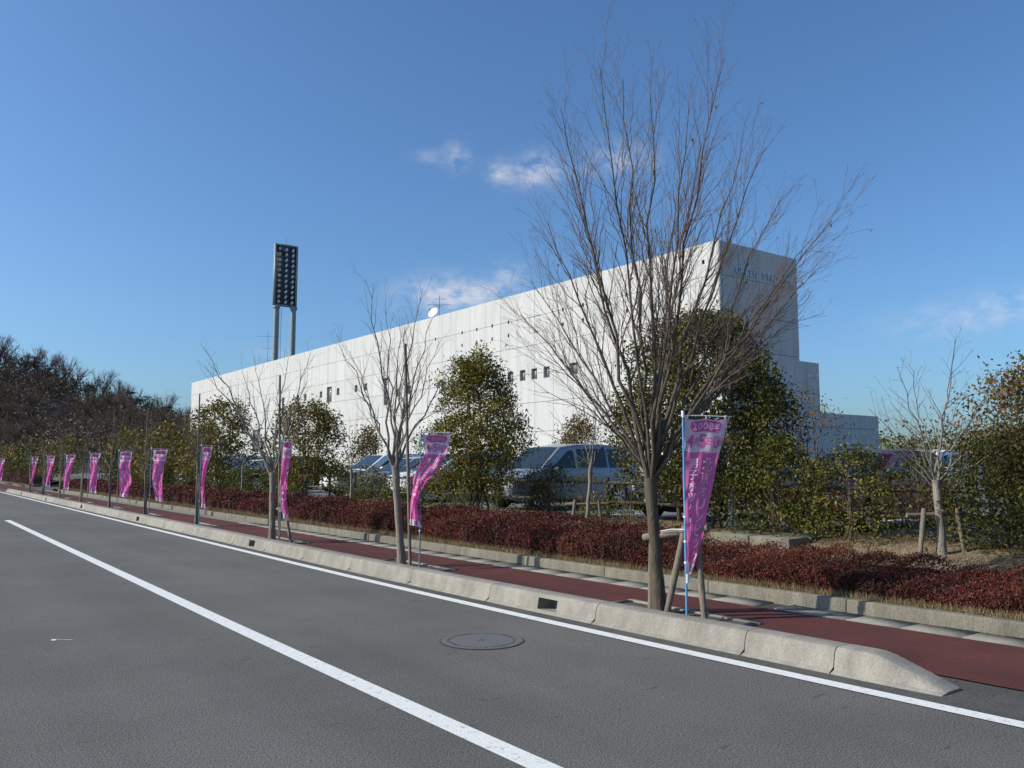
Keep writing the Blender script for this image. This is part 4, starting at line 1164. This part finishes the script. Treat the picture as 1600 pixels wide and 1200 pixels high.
def grass(name, label, n, xf, yf, h, seed, lean=.5):
    r = np.random.default_rng(seed); g = Geo()
    Y = yf(r, n); X = xf(r, n); B = np.array([bend(0, y) for y in Y]) * np.clip(1 - (X - 9.7) / 2.5, 0, 1)
    Z = np.interp(X, [p[0] for p in PROF], [p[1] for p in PROF])
    d = np.hypot(X, Y); k = np.maximum(1, (d / 10) ** .7)
    P = np.stack([X + B, Y, Z - .01], 1); hh = h * r.uniform(.5, 1.4, n) * np.sqrt(k); w = .0042 * k
    a = r.uniform(0, 6.28, n); dx = np.stack([np.cos(a), np.sin(a), 0 * a], 1)
    ld = r.normal(size=(n, 3)) * lean; ld[:, 2] = 1; ld /= np.linalg.norm(ld, axis=1)[:, None]
    tip = P + ld * hh[:, None]
    V = np.stack([P - dx * w[:, None], P + dx * w[:, None], tip], 1).reshape(-1, 3)
    F = np.arange(n * 3).reshape(-1, 3); F = np.hstack([F, F[:, -1:]])
    g.add(V, F, 0, np.repeat(r.uniform(0, 1, n), 3))
    return tag(build(name, g, 'dry_grass', tint=True), label, 'dry grass', kind='stuff')
grass('dry_grass', 'strip of dry tan grass between the planter kerb and the red hedge', 42000, lambda r, n: 8.85 + np.abs(r.normal(0, .10, n)), lambda r, n: 1.2 + 58 * r.uniform(0, 1, n) ** 2.0, .105, 4)
grass('dry_grass', 'dry tan grass covering the bank behind the red hedge', 36000, lambda r, n: r.uniform(10.2, 12.7, n), lambda r, n: 3 + 50 * r.uniform(0, 1, n) ** 1.5, .06, 5, lean=1.0)
r6 = np.random.default_rng(6); g = Geo(); n = 1200
X = r6.uniform(10.3, 12.6, n); Y = 3 + 40 * r6.uniform(0, 1, n) ** 1.4
g.leaves(np.stack([X, Y, np.interp(X, [p[0] for p in PROF], [p[1] for p in PROF]) + .03], 1), .07, .5, r6, tint=r6.uniform(0, 1, n))
tag(build('leaf_litter', g, 'brown_leaf', tint=True), 'fallen brown leaves scattered over the planted bank', 'leaf litter', kind='stuff')
g = Geo(); n = 170; Y = 3.2 + 30 * r6.uniform(0, 1, n) ** 1.3
side = r6.uniform(0, 1, n) < .5
X = np.array([bend(x, y) for x, y in zip(np.where(side, 6.40 + np.abs(r6.normal(0, .08, n)), 8.66 - np.abs(r6.normal(0, .06, n))), Y)])
V = np.stack([X, Y, np.full(n, .035)], 1)
g.leaves(V, .045, .6, r6, droop=0, tint=r6.uniform(.3, 1, n)); g.v = [np.where(np.arange(3)[None] == 2, .026 + (v - .035) * .18, v) for v in g.v]
tag(build('fallen_leaves', g, 'brown_leaf', tint=True), 'a few fallen brown leaves along the footway edges', 'leaf litter', kind='stuff')

# ------------------------------------------------------------------ fence, slab, lamp post
fe = empty('timber_fence', (12.3, 3, .55)); tag(fe, 'low two-rail brown timber fence between the planting bed and parking lot', 'fence')
g = Geo(); g.tube([(0, 0, -.1), (0, 0, .40), (0, 0, .86), (0, 0, .90)], [.046, .046, .046, .034], 8); post0 = build('post', g, 'fence_wood', fe)
g = Geo(); g.tube([(-.03, .03, 0), (-.03, 1.0, .004), (-.03, 1.97, 0)], .03, 7); rail0 = build('rail', g, 'fence_wood', fe); rail0.location = (0, 0, .78)
for i in range(29):
    if i: inst(post0, 'post', fe, (0, 2.0 * i, 0))
    if i < 28:
        if i: inst(rail0, 'rail', fe, (0, 2.0 * i, .78))
        inst(rail0, 'rail', fe, (0, 2.0 * i, .38))
sl = empty('concrete_plinth', (10.85, 7.55, .3)); tag(sl, 'flat concrete plinth showing above the red hedge beside the lamp post', 'plinth')
g = Geo(); g.box(0, 1.12, 0, .72, 0, .30); bevel(build('plinth_block', g, 'planter_concrete', sl), .015)
g = Geo(); g.box(0, 1.12, .735, 1.50, 0, .305); bevel(build('plinth_block', g, 'planter_concrete', sl), .015)
lp_ = empty('lamp_post', (12.3, 9.72, .55)); tag(lp_, 'pale steel post with flanged foot under the big dark evergreen', 'post')
g = Geo(); g.tube([(0, 0, 0), (0, 0, 3.2)], [.085, .075], 16); build('pole', g, 'pole_white', lp_, smooth=True)
g = Geo(); g.box(-.19, .19, -.19, .19, -.06, .02); build('base_plate', g, 'galvanised', lp_)
for k in range(4):
    g = Geo(); c, s = math.cos(k * math.pi / 2 + .6), math.sin(k * math.pi / 2 + .6); n = np.array([-s, c, 0]) * .008
    a, b, d = np.array([c * .075, s * .075, .02]), np.array([c * .17, s * .17, .02]), np.array([c * .075, s * .075, .24])
    g.add([a - n, b - n, d - n, a + n, b + n, d + n], [(0, 1, 2, 2), (5, 4, 3, 3), (0, 3, 4, 1), (1, 4, 5, 2), (2, 5, 3, 0)]); build('gusset', g, 'pole_white', lp_)

# ------------------------------------------------------------------ cars (nose towards -X)
SHAPES = {
    # x, roof/hood height, half width factor, greenhouse?   (x measured from nose, car length scaled)
    'van': dict(L=4.8, W=1.83, H=1.80, belt=.98, hood=[(0, .62), (.12, .80), (.55, .98), (.95, 1.06)], ws=(.80, 1.75), roof=[(1.75, 1.70), (2.4, 1.79), (3.4, 1.80), (4.3, 1.76)], rear=(4.45, 4.78), wh=(.92, 3.85), wr=.335,
                side=[(1.28, 2.22), (2.34, 3.42), (3.5, 4.35)]),
    'wagon': dict(L=4.7, W=1.8, H=1.66, belt=.98, hood=[(0, .60), (.1, .82), (.6, .96), (1.2, 1.02)], ws=(1.15, 2.0), roof=[(2.0, 1.58), (2.6, 1.655), (3.5, 1.66), (4.15, 1.60)], rear=(4.2, 4.66), wh=(.9, 3.55), wr=.345,
                  side=[(1.6, 2.42), (2.52, 3.35), (3.45, 4.2)]),
    'hatch': dict(L=4.0, W=1.69, H=1.5, belt=.90, hood=[(0, .55), (.1, .72), (.5, .86), (1.0, .94)], ws=(.95, 1.75), roof=[(1.75, 1.43), (2.2, 1.495), (2.9, 1.5), (3.4, 1.44)], rear=(3.45, 3.95), wh=(.78, 3.25), wr=.30,
                  side=[(1.4, 2.15), (2.25, 3.05), (3.12, 3.5)]),
}
def car(loc, shape, paint_, label, rails=False, wheel_mat='alloy'):
    S = SHAPES[shape]; L, Wd, belt = S['L'], S['W'] / 2, S['belt']
    e = empty('parked_car', loc); tag(e, label, 'van' if shape == 'van' else 'car', 'parked cars')
    top_pts = S['hood'] + [(S['ws'][0] + .18, S['hood'][-1][1] + .02)] if False else S['hood']
    px = [p[0] for p in S['hood']] + [p[0] for p in S['roof']] + [S['rear'][0], S['rear'][1], L]
    pz = [p[1] for p in S['hood']] + [p[1] for p in S['roof']] + [S['roof'][-1][1] - .05, belt + .02, belt - .12]
    o_ = np.argsort(px); px = np.array(px)[o_]; pz = np.array(pz)[o_]
    topz = lambda x: float(np.interp(x, px, pz))
    def hw(x, z):      # half width at station x, height z
        t = x / L; nose = min(1, (t / .09) ** .5 if t < .09 else 1) * .22 + .78; tail = min(1, ((1 - t) / .06) ** .5 if t > .94 else 1) * .14 + .86
        w = Wd * nose * tail
        if z < .45: w *= .96 + .04 * (z / .45)
        if z > belt: w *= 1 - .20 * ((z - belt) / .75) - .02
        return w
    xs = sorted(set(list(np.linspace(.0, L, 44)) + [.02, L - .02] + [S['ws'][0], S['ws'][1]] + [c + s * S['wr'] * 1.18 * f for c in S['wh'] for s in (-1, 1) for f in (1, .97, .85, .6, .3)]))
    def bot(x):
        z = .23 if .25 < x < L - .3 else .23 + .10 * (1 - min(x, L - x) / .3)
        for c in S['wh']:
            d = abs(x - c); r = S['wr'] * 1.18
            if d < r: z = max(z, S['wr'] + math.sqrt(r * r - d * d) * .98)
        return z
    fr = [0, .18, .4, .62, .82, .95, 1.0]
    V = []; 
    for x in xs:
        b, t = bot(x), topz(x); row = []
        bz = min(belt, t - .04)
        zs = [b + (bz - b) * f for f in (0, .2, .45, .7, .9, 1)] + [bz + (t - bz) * f for f in (.3, .65, .88, .97)]
        half = [(hw(x, z), z) for z in zs]
        crown_w = half[-1][0]
        half += [(crown_w * .9, t - .004), (crown_w * .5, t + .012 * (1 if t > belt + .3 else .8)), (0, t + .018)]
        row = [(-w, z) for w, z in half] + [(w, z) for w, z in half[-2::-1]]
        V += [(x, y, z) for y, z in row]
    m = 25
    g = Geo(); n = len(xs)
    g.add(V, [(i * m + j, i * m + j + 1, i * m + m + j + 1, i * m + m + j) for i in range(n - 1) for j in range(m - 1)])
    for s, f in ((0, 0), ((n - 1) * m, 1)):
        q = [(s + j, s + m - 1 - j, s + m - 2 - j, s + j + 1) for j in range(12)]
        g.add(V, q if f else [k[::-1] for k in q])
    build('body', g, paint_, e, smooth=True)
    g = Geo(); g.box(.25, L - .25, -Wd * .86, Wd * .86, .2, .55); build('underbody', g, 'rubber_trim', e)
    # glass: side windows follow the body skin, 6 mm proud
    for sd in (-1, 1):
        for (a, b) in S['side']:
            g = Geo(); us = np.linspace(a, b, 9); V = []; 
            for x in us:
                z0 = belt + .03; z1 = topz(x) - .13
                if x < S['ws'][1] + .25: z1 = min(z1, belt + .03 + max(0, (x - S['ws'][0] - .42)) * (S['roof'][0][1] - belt) / (S['ws'][1] - S['ws'][0]) * .98)
                if shape != 'van' and x > S['rear'][0] - .5: z1 = min(z1, belt + .03 + max(0.02, (S['rear'][0] + .12 - x)) * 1.1)
                z1 = max(z1, z0 + .02)
                for f in (0, .5, 1):
                    z = z0 + (z1 - z0) * f; V.append((x, sd * (hw(x, z) + .007), z))
            F = [(i * 3 + j, i * 3 + j + 1, i * 3 + j + 4, i * 3 + j + 3) for i in range(8) for j in range(2)]
            g.add(V, F if sd < 0 else [f[::-1] for f in F]); build('side_window', g, 'car_glass', e, smooth=True)
    def glass(x0, x1, name, inset):
        g = Geo(); V = []
        for i, x in enumerate(np.linspace(x0, x1, 7)):
            z = topz(x) + .018; w = hw(x, z) * inset
            for f in np.linspace(-1, 1, 7): V.append((x, f * w, z + .006 - .012 * f * f * .8))
        g.add(V, [(i * 7 + j, i * 7 + j + 1, i * 7 + j + 8, i * 7 + j + 7) for i in range(6) for j in range(6)])
        build(name, g, 'car_glass', e, smooth=True)
    glass(S['hood'][-1][0] + .03, S['ws'][1] - .02, 'windshield', .88)
    glass(S['rear'][0] + .04, S['rear'][1] - .04, 'rear_window', .84)
    # wheels
    for c in S['wh']:
        for sd in (-1, 1):
            w = empty('wheel', (c, sd * (Wd - .11), S['wr'])); w.parent = e
            g = Geo(); r = S['wr']; n = 24; V = []
            for (rr, yy) in ((r * .68, -.1), (r * .93, -.1), (r, -.075), (r, .075), (r * .93, .1), (r * .68, .1)):
                for k in range(n): V.append((rr * math.cos(k * 2 * math.pi / n), yy, rr * math.sin(k * 2 * math.pi / n)))
            g.add(V, [(i * n + k, (i + 1) * n + k, (i + 1) * n + (k + 1) % n, i * n + (k + 1) % n) for i in range(5) for k in range(n)]); build('tyre', g, 'tyre', w, smooth=True)
            g = Geo(); y = sd * .075
            for k in range(7):
                a = k * 2 * math.pi / 7; ca, sa = math.cos(a), math.sin(a); p = np.array([-sa, 0, ca])
                A = np.array([ca * .04, y, sa * .04]); B_ = np.array([ca * r * .66, y, sa * r * .66])
                g.add([A - p * .03, A + p * .03, B_ + p * .02, B_ - p * .02], [(0, 1, 2, 3)])
            V = []
            for (rr, yo) in ((r * .58, y * 1.1), (r * .69, y * 1.25)):
                for k in range(n): V.append((rr * math.cos(k * 2 * math.pi / n), yo, rr * math.sin(k * 2 * math.pi / n)))
            g.add(V, [(k, n + k, n + (k + 1) % n, (k + 1) % n) for k in range(n)]); build('rim', g, wheel_mat, w)
            g = Geo(); V = [(0, -sd * .02, 0)] + [(r * .68 * math.cos(k * 2 * math.pi / n), -sd * .02, r * .68 * math.sin(k * 2 * math.pi / n)) for k in range(n)]
            g.add(V, [(0, 1 + k, 1 + (k + 1) % n, 1 + (k + 1) % n) for k in range(n)]); build('hub_back', g, 'rubber_trim', w)
    for sd in (-1, 1):
        x = S['ws'][0] + .62; z = belt + .1
        g = Geo(); yc = sd * (Wd + .10); V = []
        for i, a in enumerate(np.linspace(0, np.pi, 6)):
            rr = math.sin(a) ** .5 if 0 < i < 5 else .25
            for k in range(8):
                b = k * math.pi / 4; V.append((x + math.cos(b) * .075 * rr, yc + math.cos(a) * .11, z + math.sin(b) * .075 * rr))
        g.add(V, [(i * 8 + k, i * 8 + (k + 1) % 8, i * 8 + 8 + (k + 1) % 8, i * 8 + 8 + k) for i in range(5) for k in range(8)]); build('mirror', g, paint_, e, smooth=True)
        hz = S['hood'][1][1] - .10
        g = Geo(); V = []
        for t in np.linspace(0.015, .10, 4) * L:
            y = hw(t, hz); V += [(t - .012, sd * (y * .98 + .006), hz - .08), (t - .012, sd * (y * .98 + .006), hz + .06)]
        y0 = hw(.015 * L, hz) * .6
        V = [(.0 - .012, sd * y0, hz - .07), (.0 - .012, sd * y0, hz + .05)] + V
        F = [(2 * i, 2 * i + 1, 2 * i + 3, 2 * i + 2) for i in range(4)]; g.add(V, F); build('headlight', g, 'head_lamp', e)
        g = Geo(); V = []
        for t in (.955, .975, .99, .999):
            x_ = t * L; y = hw(x_, belt - .05); V += [(x_ + .006, sd * (y + .006), belt - .18), (x_ + .006, sd * (y + .006), belt + .10 if shape != 'hatch' else belt)]
        g.add(V, [(2 * i, 2 * i + 1, 2 * i + 3, 2 * i + 2) for i in range(3)]); build('tail_light', g, 'tail_lamp', e)
    g = Geo(); g.box(-.02, .03, -Wd * .55, Wd * .55, .34, .50); build('grille', g, 'rubber_trim', e)
    g = Geo(); g.box(-.034, -.022, -.165, .165, .40, .485); build('number_plate', g, 'house_white', e)
    if rails:
        for sd in (-1, 1):
            g = Geo(); g.tube([(S['roof'][0][0] + .3, sd * Wd * .74, topz(2.3) + .0), (S['roof'][1][0], sd * Wd * .74, topz(2.6) + .055), (S['roof'][2][0], sd * Wd * .74, topz(3.5) + .055), (S['roof'][3][0], sd * Wd * .72, topz(4.15))], .018, 6)
            build('roof_rail', g, 'rubber_trim', e)
    return e
car((12.95, 18.15, .5), 'van', 'paint_silver', 'silver-blue minivan parked nose to the fence right of the rounded evergreen')
car((13.2, 12.6, .5), 'wagon', 'paint_black', 'black estate car with roof rails mostly hidden by the big dark evergreen', rails=True)
car((13.3, 8.9, .5), 'hatch', 'paint_red', 'dark red hatchback behind the yellow-green shrubs on the right')
car((13.1, 23.9, .5), 'wagon', 'paint_white', 'white sport utility car behind the second banner', rails=False)
car((13.2, 29.2, .5), 'wagon', 'paint_white', 'white car with blue-tinted windshield between the second and third street trees')
car((13.2, 26.5, .5), 'hatch', 'paint_grey', 'dark grey small car beside the white car behind the ragged evergreen')
car((13.3, 43.0, .5), 'hatch', 'paint_white', 'white small car seen left of the third street tree')
car((13.2, 46.2, .5), 'wagon', 'paint_silver', 'silver estate car behind the third street tree')
car((13.2, 49.6, .5), 'van', 'paint_white', 'white minivan furthest left in the parking row')
car((22.5, 12.6, .5), 'wagon', 'paint_white', 'white car in the second row behind the red hatchback')
car((13.2, 40.0, .5), 'wagon', 'paint_black', 'black car just left of the third street tree')

# ------------------------------------------------------------------ hill and its wood
def hill_z(x, y):
    a = 38.5 * np.exp(-(((x + 15) / 85) ** 2 + ((y - 300) / 95) ** 2))
    return a - 1.2
g = Geo(); hx = np.linspace(-260, 260, 53); hy = np.linspace(110, 560, 46)
V = [(x, y, float(hill_z(x, y)) ) for y in hy for x in hx]
g.add(V, [(i * 53 + j, i * 53 + j + 1, i * 53 + 54 + j, i * 53 + 53 + j) for i in range(45) for j in range(52)])
tag(build('hill', g, 'hill_soil', smooth=True), kind='structure')
def far_bare(seed, h, w):
    r = np.random.default_rng(seed); g = Geo(); g.tube([(0, 0, -.5), (r.normal() * .2, r.normal() * .2, h * .35)], [.22, .14], 5, cap=False)
    for k in range(11):
        a = r.uniform(0, 6.28); st = np.array([0, 0, h * r.uniform(.22, .42)]); tip = np.array([math.cos(a) * w * r.uniform(.15, .5), math.sin(a) * w * r.uniform(.15, .5), h * r.uniform(.75, 1.0)])
        Q = curve_pts(st, tip, unit(tip - st) + [0, 0, .3], 5, r, .02); g.tube(Q, np.linspace(.10, .025, 5), 3, cap=False)
        for q in range(13):
            t = r.uniform(.3, 1); p = Q[int(t * 4)]; d = unit(unit(tip - st) + r.normal(size=3) * .55 + [0, 0, .2]); l = h * r.uniform(.08, .22)
            E_ = p + d * l; g.tube([p, E_], [.035, .012], 3, cap=False)
            for s in range(3):
                d2 = unit(d + r.normal(size=3) * .5); b = p + d * l * r.uniform(.4, 1); g.tube([b, b + d2 * l * .5], [.018, .009], 3, cap=False)
    return g
protos = [far_bare(900 + i, 1.0 * h, w) for i, (h, w) in enumerate(((9.5, 8), (8.5, 7.5), (10.5, 8.5)))]
rng = np.random.default_rng(31)
# skyline trees one can tell apart
pobj = []
k = 0
sky_pos = []
for i in range(22):
    az = 3.5 + i * .62 + rng.uniform(-.2, .2)       # degrees from the road axis, left to right
    rad = 285 + rng.uniform(-14, 14)
    sky_pos.append((math.sin(R(az)) * rad, math.cos(R(az)) * rad))
for i, (x, y) in enumerate(sky_pos):
    if i < 3:
        me = Geo(); me.v = list(protos[i].v); me.f = list(protos[i].f); me.mi = list(protos[i].mi); me.tint = list(protos[i].tint)
        e = empty('hilltop_tree', (0, 0, 0)); c = build('crown_and_trunk', me, 'twig_far', e, smooth=False); pobj.append(c)
    else:
        e = empty('hilltop_tree', (0, 0, 0)); inst(pobj[i % 3], 'crown_and_trunk', e)
    s = rng.uniform(1.0, 1.4)
    e.location = (x, y, float(hill_z(x, y)) - .2); e.rotation_euler = (0, 0, rng.uniform(0, 6.28)); e.scale = (s, s, s)
    tag(e, f'{["leftmost"] [0] if i == 0 else ORD[i]} bare tree on the hill skyline, counted from the left edge' if i < 20 else f'{"second last" if i == 20 else "last"} bare tree on the hill skyline towards the white building', 'tree', 'bare trees on the hill skyline')
# the wood on the slope reads as one mass
g = Geo(); nb = 0
pv = [(np.vstack(p.v), np.vstack([f if f.shape[1] == 4 else np.hstack([f, f[:, -1:]]) for f in p.f])) for p in protos]
pts = []
while len(pts) < 430:
    az = rng.uniform(-6, 21); rad = 150 + 180 * rng.uniform(0, 1) ** .8
    x, y = math.sin(R(az)) * rad, math.cos(R(az)) * rad
    if hill_z(x, y) < .5 or (x > 33 and y < 172): continue
    pts.append((x, y))
for i, (x, y) in enumerate(pts):
    z = float(hill_z(x, y)); a = rng.uniform(0, 6.28); s = rng.uniform(.6, .85)
    if i % 3 != 2:
        Vp, Fp = pv[i % 3 if i % 3 < 2 else 0]
        ca, sa = math.cos(a) * s, math.sin(a) * s
        VV = np.stack([Vp[:, 0] * ca - Vp[:, 1] * sa + x, Vp[:, 0] * sa + Vp[:, 1] * ca + y, Vp[:, 2] * s + z], 1)
        g.add(VV, Fp, 0, np.full(len(VV), rng.uniform(.2, .8)))
tag(build('hillside_wood', g, 'wood_mass', tint=True), 'dark leafless wood covering the hillside at the left', 'wood', kind='stuff')
g = Geo()
for i, (x, y) in enumerate(pts):
    z = float(hill_z(x, y)); n = 220 if i % 3 == 2 else 150; h = rng.uniform(5, 8) if i % 3 == 2 else rng.uniform(3, 6)
    P = rng.normal(size=(n, 3)) * [2.4, 2.4, h * .22] + [x + rng.uniform(-2, 2), y, z + h * (.55 if i % 3 == 2 else .38)]
    g.leaves(P, .6, .6, rng, tint=np.clip(rng.normal(.35 if i % 3 == 2 else .6, .22, n), 0, 1))
tag(build('hillside_underwood', g, 'wood_mass', tint=True), 'dense dark underwood and evergreens on the hillside at the left', 'wood', kind='stuff')
# a few dark pines on the ridge
for i, az in enumerate((6.6, 9.6, 11.9, 12.6, 14.0, 4.2)):
    rad = 278; x, y = math.sin(R(az)) * rad, math.cos(R(az)) * rad
    e = empty('pine_tree', (x, y, float(hill_z(x, y)) - .2)); tag(e, ['dark pine left of centre on the hill ridge', 'dark pine in the middle of the hill ridge', 'flat-topped pine on the hill ridge right of the middle', 'second flat-topped pine on the hill ridge right of the middle', 'dark pine at the right end of the hill ridge', 'dark pine at the left end of the hill ridge'][i], 'tree', 'pines on the hill ridge')
    g = Geo(); h = rng.uniform(6.5, 8.5); g.tube([(0, 0, -.5), (.2, .1, h * .5), (.1, .3, h)], [.2, .15, .05], 6); build('trunk', g, 'twig_far', e)
    g = Geo()
    for q in range(9):
        a = rng.uniform(0, 6.28); c = np.array([math.cos(a) * rng.uniform(.3, 2.0), math.sin(a) * rng.uniform(.3, 2.0), h * rng.uniform(.6, 1.0)])
        g.leaves(c + rng.normal(size=(150, 3)) * [.8, .8, .22], .36, .35, rng)
    build('crown', g, 'pine_leaf', e, tint=True)
# far tree line to the right behind the shrubs
g = Geo(); rr3 = np.random.default_rng(44)
for i in range(120):
    az = rr3.uniform(57, 74); rad = rr3.uniform(118, 150); x, y = math.sin(R(az)) * rad, math.cos(R(az)) * rad
    h = rr3.uniform(5.5, 8.0); g.leaves(rr3.normal(size=(110, 3)) * [1.6, 1.6, h * .22] + [x, y, h * .5], .55, .6, rr3, tint=np.clip(rr3.normal(.5, .25, 110), 0, 1))
tag(build('far_treeline', g, 'evergreen_dark', tint=True), 'distant dark tree line behind the shrubs at the right', 'tree line', kind='stuff')
